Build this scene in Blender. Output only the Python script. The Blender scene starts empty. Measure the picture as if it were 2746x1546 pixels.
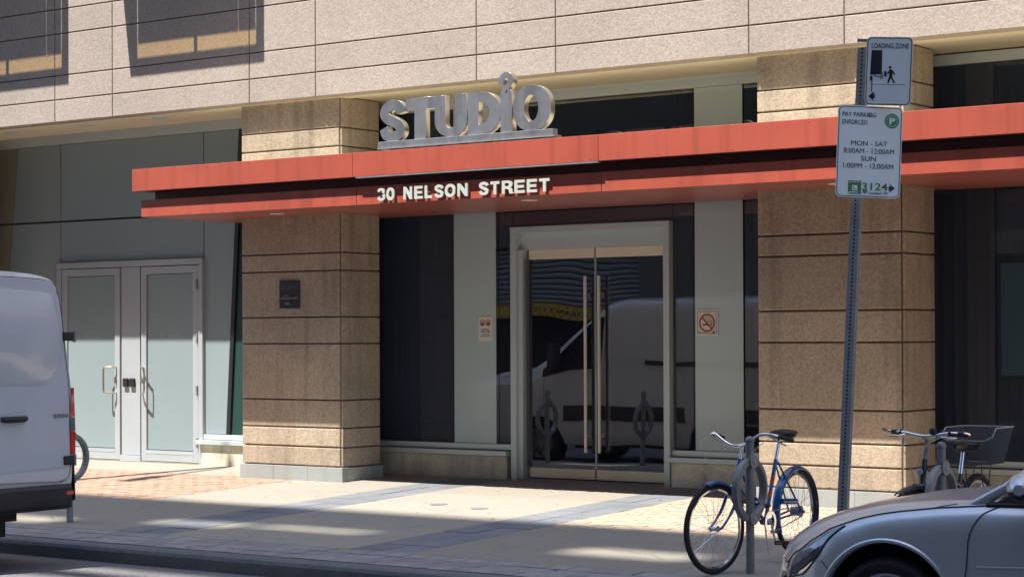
import bpy, bmesh, math, random
from mathutils import Vector, Matrix
random.seed(7)
SC = bpy.context.scene
COL = SC.collection
PI = math.pi

# ------------------------------------------------------------------ camera, sky, sun, exposure
TH, PT, RL = math.radians(36.499), math.radians(0.48), math.radians(0.246)
F_ = Vector((-math.sin(TH) * math.cos(PT), math.cos(TH) * math.cos(PT), math.sin(PT)))
R_ = Vector((math.cos(TH), math.sin(TH), 0)); U_ = R_.cross(F_)
R2 = R_ * math.cos(RL) - U_ * math.sin(RL); U2 = U_ * math.cos(RL) + R_ * math.sin(RL)
cd = bpy.data.cameras.new('camera'); cam = bpy.data.objects.new('camera', cd); COL.objects.link(cam)
M = Matrix((( R2.x, U2.x, -F_.x, 0), (R2.y, U2.y, -F_.y, 0), (R2.z, U2.z, -F_.z, 1.75), (0, 0, 0, 1)))
cam.matrix_world = M
cd.sensor_width = 36; cd.lens = 36 * 5500 / 2746; cd.shift_y = 86 / 2746
cd.clip_start = 0.1; cd.clip_end = 600
SC.camera = cam

SUN = Vector((0.30, 1.0, -2.35)).normalized()          # direction the light travels
world = bpy.data.worlds.new("World"); SC.world = world; world.use_nodes = True
wn = world.node_tree.nodes; wl = world.node_tree.links
bg = wn['Background']; sky = wn.new('ShaderNodeTexSky'); sky.sky_type = 'NISHITA'; sky.sun_disc = False
sky.sun_elevation = math.asin(-SUN.z); sky.sun_rotation = math.atan2(-SUN.x, -SUN.y)
sky.air_density = 1.0; sky.dust_density = 0.6; sky.ozone_density = 1.0
wl.new(sky.outputs[0], bg.inputs[0]); bg.inputs[1].default_value = 0.15
sl = bpy.data.lights.new('sun', 'SUN'); sun = bpy.data.objects.new('sun', sl); COL.objects.link(sun)
sl.energy = 3.5; sl.angle = math.radians(0.5); sl.color = (1.0, 0.95, 0.87)
sun.rotation_euler = SUN.to_track_quat('-Z', 'Y').to_euler(); sun.location = (0, -10, 60)
SC.view_settings.view_transform = 'Standard'; SC.view_settings.look = 'None'
SC.view_settings.exposure = 1.5; SC.view_settings.gamma = 1
SC.render.engine = 'CYCLES'
SC.cycles.max_bounces = 8; SC.cycles.transparent_max_bounces = 12
SC.cycles.sample_clamp_indirect = 4.0
SC.cycles.use_denoising = True

# ------------------------------------------------------------------ helpers
def nd(mat, t, **kw):
    n = mat.node_tree.nodes.new(t)
    for k, v in kw.items():
        if k in n.inputs: n.inputs[k].default_value = v
        else: setattr(n, k, v)
    return n
def mat(name, col, rough=0.6, metal=0.0, coat=0.0, spec=0.5, var=0.0, vscale=3.0, grain=0.0, gscale=60.0,
        bump=0.0, bscale=80.0, col2=None, emit=None, streak=0.0, speck=None, wear=0.0):
    m = bpy.data.materials.new(name); m.use_nodes = True; nt = m.node_tree; L = nt.links
    b = nt.nodes['Principled BSDF']
    b.inputs['Base Color'].default_value = (*col, 1); b.inputs['Roughness'].default_value = rough
    b.inputs['Metallic'].default_value = metal; b.inputs['Coat Weight'].default_value = coat
    b.inputs['Coat Roughness'].default_value = 0.05
    b.inputs['Specular IOR Level'].default_value = spec
    if emit: b.inputs['Emission Color'].default_value = (*emit[0], 1); b.inputs['Emission Strength'].default_value = emit[1]
    tc = nd(m, 'ShaderNodeNewGeometry')
    cur = None
    def scale_by(noise_out, lo, hi, f0, f1):
        nonlocal cur
        mr = nd(m, 'ShaderNodeMapRange'); mr.inputs[1].default_value = f0; mr.inputs[2].default_value = f1
        mr.inputs[3].default_value = lo; mr.inputs[4].default_value = hi
        L.new(noise_out, mr.inputs[0])
        v = nd(m, 'ShaderNodeVectorMath', operation='SCALE')
        if cur is None: v.inputs[0].default_value = col
        else: L.new(cur, v.inputs[0])
        L.new(mr.outputs[0], v.inputs[3]); cur = v.outputs[0]
    if col2:
        n = nd(m, 'ShaderNodeTexNoise'); n.inputs['Scale'].default_value = vscale; n.inputs['Detail'].default_value = 5
        L.new(tc.outputs['Position'], n.inputs['Vector'])
        mr = nd(m, 'ShaderNodeMapRange'); mr.inputs[1].default_value = 0.35; mr.inputs[2].default_value = 0.65
        L.new(n.outputs['Fac'], mr.inputs[0])
        mx = nd(m, 'ShaderNodeMix', data_type='RGBA'); mx.inputs[6].default_value = (*col, 1); mx.inputs[7].default_value = (*col2, 1)
        L.new(mr.outputs[0], mx.inputs[0]); cur = mx.outputs[2]
    if var:
        n = nd(m, 'ShaderNodeTexNoise'); n.inputs['Scale'].default_value = vscale; n.inputs['Detail'].default_value = 6
        n.inputs['Roughness'].default_value = 0.65
        L.new(tc.outputs['Position'], n.inputs['Vector']); scale_by(n.outputs['Fac'], 1 - var, 1 + var, 0.3, 0.7)
        oi = nd(m, 'ShaderNodeObjectInfo'); scale_by(oi.outputs['Random'], 1 - var * 0.55, 1 + var * 0.55, 0, 1)
    if streak:
        n = nd(m, 'ShaderNodeTexNoise'); n.inputs['Scale'].default_value = 1.0; n.inputs['Detail'].default_value = 7
        mp = nd(m, 'ShaderNodeMapping'); mp.inputs['Scale'].default_value = (7, 7, 0.55)
        L.new(tc.outputs['Position'], mp.inputs['Vector']); L.new(mp.outputs[0], n.inputs['Vector'])
        scale_by(n.outputs['Fac'], 1 - streak, 1 + streak * 0.25, 0.28, 0.5)
    if grain:
        n = nd(m, 'ShaderNodeTexNoise'); n.inputs['Scale'].default_value = gscale; n.inputs['Detail'].default_value = 2
        n.inputs['Roughness'].default_value = 0.8
        L.new(tc.outputs['Position'], n.inputs['Vector']); scale_by(n.outputs['Fac'], 1 - grain, 1 + grain, 0.3, 0.7)
    if speck:                                                       # pale and dark aggregate stones
        v = nd(m, 'ShaderNodeTexVoronoi'); v.inputs['Scale'].default_value = speck[0]
        L.new(tc.outputs['Position'], v.inputs['Vector'])
        sx = nd(m, 'ShaderNodeSeparateColor'); L.new(v.outputs['Color'], sx.inputs[0])
        scale_by(sx.outputs[0], 1 - speck[1], 1 + speck[2], 0.0, 1.0)
    if cur is not None: L.new(cur, b.inputs['Base Color'])
    if bump:
        n = nd(m, 'ShaderNodeTexNoise'); n.inputs['Scale'].default_value = bscale; n.inputs['Detail'].default_value = 3
        L.new(tc.outputs['Position'], n.inputs['Vector'])
        bm_ = nd(m, 'ShaderNodeBump'); bm_.inputs['Strength'].default_value = bump; bm_.inputs['Distance'].default_value = 0.01
        L.new(n.outputs['Fac'], bm_.inputs['Height']); L.new(bm_.outputs[0], b.inputs['Normal'])
    return m
def glass_mat(name, tint, ior=1.9, haze=(0.0, 0.0, 0.0), rough=0.0):
    m = bpy.data.materials.new(name); m.use_nodes = True; nt = m.node_tree; L = nt.links
    nt.nodes.remove(nt.nodes['Principled BSDF']); out = nt.nodes['Material Output']
    tr = nd(m, 'ShaderNodeBsdfTransparent'); tr.inputs[0].default_value = (*tint, 1)
    g = nd(m, 'ShaderNodeBsdfGlossy'); g.inputs['Roughness'].default_value = rough; g.inputs[0].default_value = (0.95, 0.98, 1.0, 1)
    fr = nd(m, 'ShaderNodeFresnel'); fr.inputs[0].default_value = ior
    n = nd(m, 'ShaderNodeTexNoise'); n.inputs['Scale'].default_value = 0.9; n.inputs['Detail'].default_value = 1
    ge = nd(m, 'ShaderNodeNewGeometry'); L.new(ge.outputs['Position'], n.inputs['Vector'])
    bp = nd(m, 'ShaderNodeBump'); bp.inputs['Strength'].default_value = 0.25; bp.inputs['Distance'].default_value = 0.012
    L.new(n.outputs['Fac'], bp.inputs['Height']); L.new(bp.outputs[0], g.inputs['Normal'])
    mu = nd(m, 'ShaderNodeMath', operation='MULTIPLY'); iv = nd(m, 'ShaderNodeMath', operation='SUBTRACT'); iv.inputs[0].default_value = 1.0
    L.new(ge.outputs['Backfacing'], iv.inputs[1]); L.new(fr.outputs[0], mu.inputs[0]); L.new(iv.outputs[0], mu.inputs[1])
    mx = nd(m, 'ShaderNodeMixShader'); L.new(mu.outputs[0], mx.inputs[0]); L.new(tr.outputs[0], mx.inputs[1]); L.new(g.outputs[0], mx.inputs[2])
    df = nd(m, 'ShaderNodeBsdfDiffuse'); df.inputs[0].default_value = (*haze, 1)  # flat diffuse colour imitates the navy reflected haze on dark panes
    ad = nd(m, 'ShaderNodeAddShader'); L.new(mx.outputs[0], ad.inputs[0]); L.new(df.outputs[0], ad.inputs[1])
    L.new(ad.outputs[0], out.inputs[0])
    return m

class MB:
    def __init__(s): s.v = []; s.f = []; s.mi = []; s.cur = 0
    def add(s, vs, fs):
        o = len(s.v); s.v += [tuple(v) for v in vs]; s.f += [tuple(i + o for i in f) for f in fs]; s.mi += [s.cur] * len(fs); return s
    def box(s, x0, x1, y0, y1, z0, z1):
        s.add([(x0, y0, z0), (x1, y0, z0), (x1, y1, z0), (x0, y1, z0), (x0, y0, z1), (x1, y0, z1), (x1, y1, z1), (x0, y1, z1)],
              [(0, 3, 2, 1), (4, 5, 6, 7), (0, 1, 5, 4), (1, 2, 6, 5), (2, 3, 7, 6), (3, 0, 4, 7)]); return s
    def hexa(s, lo, hi):                                            # two quads (bottom, top), counter-clockwise from above
        s.add(list(lo) + list(hi), [(0, 3, 2, 1), (4, 5, 6, 7), (0, 1, 5, 4), (1, 2, 6, 5), (2, 3, 7, 6), (3, 0, 4, 7)]); return s
    def tube(s, path, r, n=8, cap=True):
        P = [Vector(p) for p in path]; rs = r if isinstance(r, (list, tuple)) else [r] * len(P)
        vs = []; up = None
        for i, p in enumerate(P):
            t = (P[min(i + 1, len(P) - 1)] - P[max(i - 1, 0)]).normalized()
            if up is None:
                up = Vector((0, 0, 1)) if abs(t.z) < 0.9 else Vector((1, 0, 0))
            a = (up - t * up.dot(t)).normalized(); up = a; b = t.cross(a)
            for k in range(n):
                th = 2 * PI * k / n; vs.append(p + (a * math.cos(th) + b * math.sin(th)) * rs[i])
        fs = []
        for i in range(len(P) - 1):
            for k in range(n):
                fs.append((i * n + k, i * n + (k + 1) % n, (i + 1) * n + (k + 1) % n, (i + 1) * n + k))
        if cap: fs.append(tuple(range(n))[::-1]); fs.append(tuple((len(P) - 1) * n + k for k in range(n)))
        s.add(vs, fs); return s
    def ring(s, c, ax, R, r, n=40, m=8, a0=0, a1=2 * PI, ez=1.0, flat=1.0):
        ax = Vector(ax).normalized(); u = Vector((0, 0, 1)) if abs(ax.z) < 0.9 else Vector((1, 0, 0))
        u = (u - ax * u.dot(ax)).normalized(); w = ax.cross(u); c = Vector(c); closed = abs(a1 - a0 - 2 * PI) < 1e-6
        N = n if closed else n + 1; vs = []
        for i in range(N):
            a = a0 + (a1 - a0) * i / n; d = u * math.cos(a) * ez + w * math.sin(a)
            for k in range(m):
                b = 2 * PI * k / m; vs.append(c + d * (R + r * math.cos(b)) + ax * r * flat * math.sin(b))
        fs = []
        for i in range(n if closed else n):
            for k in range(m):
                j = (i + 1) % N; fs.append((i * m + k, i * m + (k + 1) % m, j * m + (k + 1) % m, j * m + k))
        s.add(vs, fs); return s
    def lathe(s, c, ax, prof, n=32):                                # prof: (distance along ax, radius)
        ax = Vector(ax).normalized(); u = Vector((0, 0, 1)) if abs(ax.z) < 0.9 else Vector((1, 0, 0))
        u = (u - ax * u.dot(ax)).normalized(); w = ax.cross(u); c = Vector(c); vs = []; m = len(prof)
        for i in range(n):
            a = 2 * PI * i / n; d = u * math.cos(a) + w * math.sin(a)
            for (h, r) in prof: vs.append(c + ax * h + d * r)
        fs = []
        for i in range(n):
            j = (i + 1) % n
            for k in range(m - 1): fs.append((i * m + k, j * m + k, j * m + k + 1, i * m + k + 1))
        s.add(vs, fs); return s
    def prism(s, pts, d):                                           # pts: 3D outline, d: extrusion vector
        n = len(pts); P = [Vector(p) for p in pts]; d = Vector(d)
        s.add(P + [p + d for p in P], [tuple(range(n))[::-1], tuple(range(n, 2 * n))] +
              [(i, (i + 1) % n, n + (i + 1) % n, n + i) for i in range(n)]); return s
    def grid(s, rows):                                              # rows of points
        m = len(rows[0]); vs = [p for r in rows for p in r]
        s.add(vs, [(i * m + k, i * m + k + 1, (i + 1) * m + k + 1, (i + 1) * m + k) for i in range(len(rows) - 1) for k in range(m - 1)]); return s
    def build(s, name, mats, parent=None, smooth=False, bevel=0, fix=True, seg=2):
        me = bpy.data.meshes.new(name); me.from_pydata(s.v, [], s.f)
        mats = mats if isinstance(mats, (list, tuple)) else [mats]
        for m in mats: me.materials.append(m)
        if len(mats) > 1: me.polygons.foreach_set('material_index', s.mi)
        if fix:
            b = bmesh.new(); b.from_mesh(me); bmesh.ops.recalc_face_normals(b, faces=b.faces); b.to_mesh(me); b.free()
        o = bpy.data.objects.new(name, me); COL.objects.link(o)
        if parent: o.parent = parent
        if smooth:
            me.polygons.foreach_set('use_smooth', [True] * len(me.polygons))
            me.set_sharp_from_angle(angle=math.radians(40))
        if bevel:
            bv = o.modifiers.new('bevel', 'BEVEL'); bv.width = bevel; bv.segments = seg; bv.limit_method = 'ANGLE'
        return o
def link(name, me, parent=None, loc=None):
    o = bpy.data.objects.new(name, me); COL.objects.link(o)
    if parent: o.parent = parent
    if loc: o.location = loc
    return o
def empty(name, parent=None, loc=(0, 0, 0)):
    o = bpy.data.objects.new(name, None); COL.objects.link(o); o.empty_display_size = 0.2
    if parent: o.parent = parent
    o.location = loc; return o
def tag(o, label, cat, group=None):
    o['label'] = label; o['category'] = cat
    if group: o['group'] = group
    return o
def kind(o, k): o['kind'] = k; return o
def lab(o, s): o['label'] = s; return o

def fit(me, x0, x1, z0, z1, y, rot=None):
    xs = [v.co.x for v in me.vertices]; zs = [v.co.y for v in me.vertices]; ys = [v.co.z for v in me.vertices]
    ax, bx, az, bz, ym = min(xs), max(xs), min(zs), max(zs), max(ys)
    for v in me.vertices:
        c = v.co.copy()
        v.co = (x0 + (c.x - ax) / max(bx - ax, 1e-6) * (x1 - x0), y - (c.z - min(ys)), z0 + (c.y - az) / max(bz - az, 1e-6) * (z1 - z0))
def text_mesh(txt, x0, x1, z0, z1, y, ext=0.001, bold=0.0, spacing=1.0):
    """letters standing in the XZ plane, fronts facing -Y at y-2*ext, fitted to a rectangle"""
    c = bpy.data.curves.new('t', 'FONT'); c.body = txt; c.size = 1.0; c.extrude = ext; c.offset = bold; c.resolution_u = 4
    c.space_character = spacing
    o = bpy.data.objects.new('t', c); me = bpy.data.meshes.new_from_object(o)
    bpy.data.objects.remove(o); bpy.data.curves.remove(c)
    fit(me, x0, x1, z0, z1, y); me.flip_normals() if False else None
    return me
def text(name, txt, x0, x1, z0, z1, y, m, parent, ext=0.0008, bold=0.0, spacing=1.0):
    me = text_mesh(txt, x0, x1, z0, z1, y, ext, bold, spacing); me.materials.append(m)
    return link(name, me, parent)
def shape_mesh(splines, depth, bevel=0.0):
    c = bpy.data.curves.new('s', 'CURVE'); c.dimensions = '2D'; c.fill_mode = 'BOTH'; c.extrude = depth / 2; c.bevel_depth = bevel
    for pts in splines:
        sp = c.splines.new('POLY'); sp.points.add(len(pts) - 1); sp.use_cyclic_u = True
        for i, p in enumerate(pts): sp.points[i].co = (p[0], p[1], 0, 1)
    o = bpy.data.objects.new('s', c); me = bpy.data.meshes.new_from_object(o)
    bpy.data.objects.remove(o); bpy.data.curves.remove(c)
    return me
def spline_pts(P, n=8, closed=False):
    out = []; N = len(P)
    for i in range(N if closed else N - 1):
        p0 = P[(i - 1) % N] if closed or i > 0 else P[i]; p1 = P[i]; p2 = P[(i + 1) % N]
        p3 = P[(i + 2) % N] if closed or i + 2 < N else P[i + 1]
        for k in range(n):
            t = k / n
            out.append(tuple(0.5 * (2 * p1[d] + (-p0[d] + p2[d]) * t + (2 * p0[d] - 5 * p1[d] + 4 * p2[d] - p3[d]) * t * t +
                       (-p0[d] + 3 * p1[d] - 3 * p2[d] + p3[d]) * t ** 3) for d in range(len(p1))))
    if not closed: out.append(tuple(P[-1]))
    return out
def stroke(P, w, n=8):
    C = spline_pts(P, n); L = []; Rr = []
    for i in range(len(C)):
        a = C[max(i - 1, 0)]; b = C[min(i + 1, len(C) - 1)]; dx, dy = b[0] - a[0], b[1] - a[1]; l = math.hypot(dx, dy) or 1
        L.append((C[i][0] - dy / l * w / 2, C[i][1] + dx / l * w / 2)); Rr.append((C[i][0] + dy / l * w / 2, C[i][1] - dx / l * w / 2))
    return L + Rr[::-1]
def interp(x, T):
    if x <= T[0][0]: return T[0][1]
    for a, b in zip(T, T[1:]):
        if x <= b[0]:
            t = (x - a[0]) / (b[0] - a[0]); t = t * t * (3 - 2 * t) if len(T[0]) > 2 else t
            return a[1] + (b[1] - a[1]) * t
    return T[-1][1]

# ------------------------------------------------------------------ materials
clad_m = mat('pink_aggregate', (0.44, 0.37, 0.325), 0.85, var=0.09, vscale=0.8, grain=0.13, gscale=55, speck=(60, 0.12, 0.12), bump=0.35, bscale=60)
pil_m = mat('tan_aggregate', (0.42, 0.34, 0.255), 0.85, var=0.15, vscale=1.1, grain=0.15, gscale=55, speck=(60, 0.16, 0.16), bump=0.4, bscale=60, streak=0.24)
reveal_m = mat('reveal_shadow_joint', (0.16, 0.12, 0.085), 0.9)
upper_m = mat('grey_upper_cladding', (0.22, 0.25, 0.30), 0.8)
soffit_m = mat('painted_soffit', (0.78, 0.68, 0.50), 0.7, var=0.06, vscale=1.2)
plinth_m = mat('grey_granite_plinth', (0.34, 0.365, 0.36), 0.45, var=0.08, vscale=2.2, grain=0.06, gscale=90, streak=0.08)
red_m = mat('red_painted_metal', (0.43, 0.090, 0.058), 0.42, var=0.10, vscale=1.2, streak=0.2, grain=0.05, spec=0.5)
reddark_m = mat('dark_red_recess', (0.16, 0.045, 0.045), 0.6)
memb_m = mat('grey_roof_membrane', (0.42, 0.37, 0.28), 0.9, var=0.1, vscale=2)
redsof_m = mat('red_soffit', (0.36, 0.11, 0.085), 0.35, var=0.05, vscale=1)
steel_m = mat('brushed_steel', (0.33, 0.33, 0.355), 0.48, metal=0.75, var=0.12, vscale=9, streak=0.28)
steel_side = mat('polished_steel_edge', (0.58, 0.54, 0.46), 0.33, metal=0.9)
white_m = mat('white_letter_paint', (0.55, 0.57, 0.52), 0.5, var=0.04)
alu_m = mat('anodised_aluminium', (0.58, 0.655, 0.66), 0.38, metal=0.15, var=0.03, vscale=2)
alu3_m = mat('satin_steel_pull', (0.80, 0.77, 0.68), 0.3, metal=0.3)
stair_m = mat('stair_door_sunlit_alu', (0.45, 0.485, 0.52), 0.45, var=0.04, vscale=2)  # the aluminium again, its colour darkened to offset direct sun
alu2_m = mat('brushed_bronze_aluminium', (0.88, 0.78, 0.58), 0.4, metal=0.1, var=0.05, vscale=3)
frost_m = mat('frosted_glass_panel', (0.31, 0.385, 0.41), 0.12, spec=0.6, var=0.05, vscale=0.35)
frost2_m = mat('pale_film', (0.53, 0.63, 0.63), 0.06, spec=0.9, var=0.03, vscale=0.5)
tanp_m = mat('tan_spandrel', (0.30, 0.28, 0.22), 0.2, var=0.04)
black_m = mat('black_rubber', (0.02, 0.02, 0.022), 0.6)
gap_m = mat('dark_silicone', (0.02, 0.02, 0.025), 0.5)
green_m = mat('dark_green_glass', (0.03, 0.075, 0.065), 0.05, spec=0.9)
glass_m = glass_mat('dark_tinted_glass', (0.60, 0.64, 0.69), 2.3, (0.010, 0.011, 0.016))
glassa_m = glass_mat('dull_tinted_glass', (0.60, 0.64, 0.69), 1.5, (0.022, 0.027, 0.038))
glassd_m = glass_mat('door_glass', (0.55, 0.58, 0.64), 2.5, (0.005, 0.005, 0.009))
lowc_m = mat('stained_concrete', (0.66, 0.62, 0.50), 0.9, var=0.28, vscale=3.5, grain=0.12, gscale=40, bump=0.3, bscale=30, streak=0.25)
slab_m = mat('sidewalk_concrete', (0.325, 0.30, 0.255), 0.9, var=0.16, vscale=2.2, grain=0.12, gscale=45, col2=(0.29, 0.26, 0.21), bump=0.2, bscale=50)
base_m = mat('joint_dirt', (0.10, 0.085, 0.07), 0.95)
paver_m = mat('grey_concrete_paver', (0.29, 0.275, 0.27), 0.9, var=0.16, vscale=2, grain=0.1, gscale=50)
strip_m = mat('charcoal_paver', (0.19, 0.20, 0.215), 0.8, var=0.16, vscale=2, grain=0.1, gscale=50)
brick_m = mat('orange_clay_brick', (0.37, 0.25, 0.18), 0.9, var=0.12, vscale=5, grain=0.12, gscale=12)
tanbrick_m = mat('buff_brick', (0.40, 0.315, 0.235), 0.9, var=0.12, vscale=5, grain=0.12, gscale=12)
curb_m = mat('curb_concrete', (0.17, 0.175, 0.18), 0.9, var=0.2, vscale=2.5, grain=0.15, gscale=30, bump=0.4, bscale=40)
road_m = mat('asphalt', (0.16, 0.155, 0.165), 0.85, var=0.18, vscale=1.2, grain=0.35, gscale=60, bump=0.5, bscale=70, speck=(90, 0.3, 0.4))
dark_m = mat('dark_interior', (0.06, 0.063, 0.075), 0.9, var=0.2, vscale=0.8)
curtain_m = mat('dark_curtain', (0.085, 0.09, 0.115), 0.95, var=0.15, vscale=1)
teal_m = mat('teal_reflection_board', (0.16, 0.34, 0.33), 0.6)  # colour of a reflection in the right bay glass
galv_m = mat('galvanised_steel', (0.42, 0.43, 0.44), 0.5, metal=0.4, var=0.15, vscale=9, grain=0.1, gscale=60)
galvd_m = mat('dull_galvanised_steel', (0.27, 0.275, 0.285), 0.6, metal=0.3, var=0.2, vscale=12)
van_m = mat('white_van_paint', (0.63, 0.65, 0.69), 0.28, coat=0.8, var=0.05, vscale=0.9)
vanblk_m = mat('van_black_plastic', (0.028, 0.028, 0.032), 0.5, grain=0.1)
vanglass_m = mat('vehicle_glass', (0.012, 0.014, 0.017), 0.03, spec=0.9)
seam_m = mat('panel_gap', (0.035, 0.035, 0.045), 0.7)
tail_m = mat('red_tail_lens', (0.55, 0.012, 0.012), 0.12, coat=0.6, emit=((1, 0.02, 0.01), 0.02))
tail2_m = mat('smoked_lens', (0.16, 0.14, 0.15), 0.1, coat=0.6)
chrome_m = mat('chrome', (0.78, 0.79, 0.82), 0.12, metal=1.0)
car_m = mat('silver_car_paint', (0.55, 0.57, 0.60), 0.32, metal=0.45, coat=0.6, var=0.04, vscale=0.7, grain=0.05, gscale=300)
tyre_m = mat('tyre_rubber', (0.018, 0.018, 0.019), 0.8, grain=0.15)
alloy_m = mat('alloy_wheel', (0.5, 0.5, 0.52), 0.25, metal=0.9)
blue_m = mat('blue_bike_enamel', (0.012, 0.10, 0.28), 0.25, coat=0.7, var=0.06, vscale=12)
bikered_m = mat('red_decal', (0.55, 0.05, 0.03), 0.4)
bikeblk_m = mat('black_bike_enamel', (0.02, 0.025, 0.027), 0.3, coat=0.4)
leather_m = mat('black_saddle', (0.02, 0.018, 0.017), 0.35)
cable_m = mat('pale_cable', (0.5, 0.5, 0.45), 0.5)
cream_m = mat('cream_rim', (0.66, 0.58, 0.42), 0.4)
orange_m = mat('orange_reflector', (0.55, 0.17, 0.03), 0.3)
signw_m = mat('white_sign_sheet', (0.88, 0.90, 0.90), 0.4, var=0.04, vscale=6)
signb_m = mat('sign_black', (0.025, 0.022, 0.03), 0.5)
signg_m = mat('sign_green', (0.02, 0.30, 0.14), 0.5)
signdg_m = mat('sticker_green', (0.06, 0.22, 0.06), 0.5)
signr_m = mat('sign_red', (0.46, 0.05, 0.04), 0.5)
signc_m = mat('cream_sign', (0.80, 0.77, 0.66), 0.4)
plaque_m = mat('black_plaque', (0.035, 0.035, 0.045), 0.3)
plat_m = mat('plaque_letters', (0.30, 0.30, 0.29), 0.5)
platd_m = mat('plaque_dim_letters', (0.09, 0.09, 0.09), 0.5)
concw_m = mat('opposite_concrete', (0.27, 0.29, 0.32), 0.9, var=0.1, vscale=0.5)
yellow_m = mat('yellow_clearance_bar', (0.62, 0.40, 0.03), 0.5)
lamp_m = mat('downlight_lens', (0.75, 0.68, 0.5), 0.4)
screen_m = glass_mat('amber_tinted_glass', (0.86, 0.76, 0.56), 1.2)
brown_m = mat('rust_brown', (0.10, 0.06, 0.035), 0.9, grain=0.2)

# ------------------------------------------------------------------ ground, road, sidewalk, curb
YC0 = 12.0; SL = 0.037
def zs(y): return SL * (y - YC0) if y > YC0 else 0.0
kind(MB().box(-300, 300, -300, 300, -0.6, -0.35).build('ground', base_m), 'structure')
def zr(y): return -0.14 + 0.02 * min(12.0 - y, y - 2.0)
ys = [2.0 + i * 0.5 for i in range(21)]
rd = MB(); xs = [-120 + i * 10 for i in range(19)]
rd.grid([[(x, y, zr(y)) for x in xs] for y in ys]); kind(rd.build('road', road_m), 'structure')
kind(MB().box(-120, 60, -30, 2.0, -0.3, 0.0).build('far_sidewalk', slab_m), 'structure')
sw = MB(); yy = [12.14, 14, 16, 18.6]
sw.grid([[(x, y, zs(y) - 0.014) for x in (-60, 20)] for y in yy]); swo = kind(sw.build('sidewalk', base_m), 'structure')
def slab(name, x0, x1, y0, y1, m, parent=swo, g=0.004, t=0.03, bev=0.004):
    b = MB(); x0 += g; x1 -= g; y0 += g; y1 -= g; d = random.uniform(-0.001, 0.001)
    b.hexa([(x0, y0, zs(y0) - t), (x1, y0, zs(y0) - t), (x1, y1, zs(y1) - t), (x0, y1, zs(y1) - t)],
           [(x0, y0, zs(y0) + d), (x1, y0, zs(y0) + d), (x1, y1, zs(y1) + d), (x0, y1, zs(y1) + d)])
    return b.build(name, m, parent, fix=False, bevel=bev, seg=1)
# concrete slabs: front row between the paver band and Y 14.77, back row to the wall
S1 = (-13.93, -13.27); S2 = (-11.10, -10.48)
xs_front = [-26, -23.6, -21.2, -18.5, -16.2, S1[0]]; 
def slabrow(xl, y0, y1, m=slab_m):
    for a, b in zip(xl, xl[1:]): slab('concrete_slab', a, b, y0, y1, m)
slabrow(xs_front, 12.73, 14.77); slabrow([S1[1], S2[0]], 12.73, 14.77)
slabrow([S2[1], -8.0, -5.4, -2.8, 0, 3], 12.73, 14.77)
slabrow([-26, -22.5, -19.0, -15.56], 17.0, 18.5); slabrow([-15.55, S1[0]], 14.78, 16.3); slabrow([-15.55, S1[0]], 16.3, 18.5)
slabrow([S1[1], S2[0]], 14.78, 16.45); slabrow([S1[1], S2[0]], 16.45, 18.5)
slabrow([S2[1], -8, -5, -2, 3], 17.16, 18.5)
# grey paver bands
pv = {}
def paver(x, y, w, l, m, key, parent=swo):
    if key not in pv:
        g = 0.004; b = MB(); w2, l2 = w - g, l - g
        def z(yy, t): return SL * yy - t
        b.hexa([(g, g, z(g, .03)), (w2, g, z(g, .03)), (w2, l2, z(l2, .03)), (g, l2, z(l2, .03))],
               [(g, g, z(g, 0)), (w2, g, z(g, 0)), (w2, l2, z(l2, 0)), (g, l2, z(l2, 0))])
        me = bpy.data.meshes.new('paver'); me.from_pydata(b.v, [], b.f); me.materials.append(m); pv[key] = me
    return link('paver', pv[key], parent, (x, y, zs(y) + random.uniform(-0.0025, 0.0015)))
for r in range(3):
    for i in range(64):
        paver(-18.2 + i * 0.2 + (0.1 if r % 2 else 0), 12.135 + r * 0.198, 0.2, 0.198, paver_m, 'a')
for (a, b) in (S1, S2):
    w = (b - a) / 2
    for c in range(2):
        for i in range(13):
            if a == S1[0] and False: continue
            paver(a + c * w, 12.73 + i * 0.42 + (0.0 if c == 0 else -0.0), w, 0.42, strip_m, 's%.2f' % w)
def bricks(name, x0, x1, y0, y1, m, w=0.2, l=0.1):
    b = MB(); y = y0; r = 0
    while y < y1 - 0.02:
        x = x0 - (w / 2 if r % 2 else 0)
        while x < x1 - 0.01:
            a0, a1 = max(x, x0) + 0.003, min(x + w, x1) - 0.003; c0, c1 = y + 0.003, min(y + l, y1) - 0.003
            if a1 - a0 > 0.02:
                d = random.uniform(-0.003, 0.002)
                b.hexa([(a0, c0, zs(c0) - .03), (a1, c0, zs(c0) - .03), (a1, c1, zs(c1) - .03), (a0, c1, zs(c1) - .03)],
                       [(a0, c0, zs(c0) + d), (a1, c0, zs(c0) + d), (a1, c1, zs(c1) + d), (a0, c1, zs(c1) + d)])
            x += w
        y += l; r += 1
    return kind(b.build(name, m, swo, fix=False), 'stuff')
bricks('brick_paving', -21.2, -15.55, 14.78, 17.0, brick_m)
bricks('brick_paving', S2[1], 0.0, 14.78, 17.15, tanbrick_m)
for cx, cy in ((-12.45, 15.62), (-11.86, 15.5)):
    b = MB(); b.lathe((cx, cy, zs(cy) + 0.001), (0, 0, 1), [(0.004, 0.0), (0.004, 0.085), (0.0, 0.09)], 20)
    b.build('drain_cover', curb_m, swo)
g = MB()
for i in range(170):
    x, y = random.uniform(-17, -5), random.uniform(12.2, 17.6); r = random.uniform(.006, .02)
    g.add([(x + r * random.uniform(.7, 1.2) * math.cos(a), y + r * random.uniform(.7, 1.2) * math.sin(a), zs(y) + .0035) for a in [2 * PI * k / 7 for k in range(7)]], [tuple(range(7))])
kind(g.build('gum_spots', brown_m, swo, fix=False), 'stuff')
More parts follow.
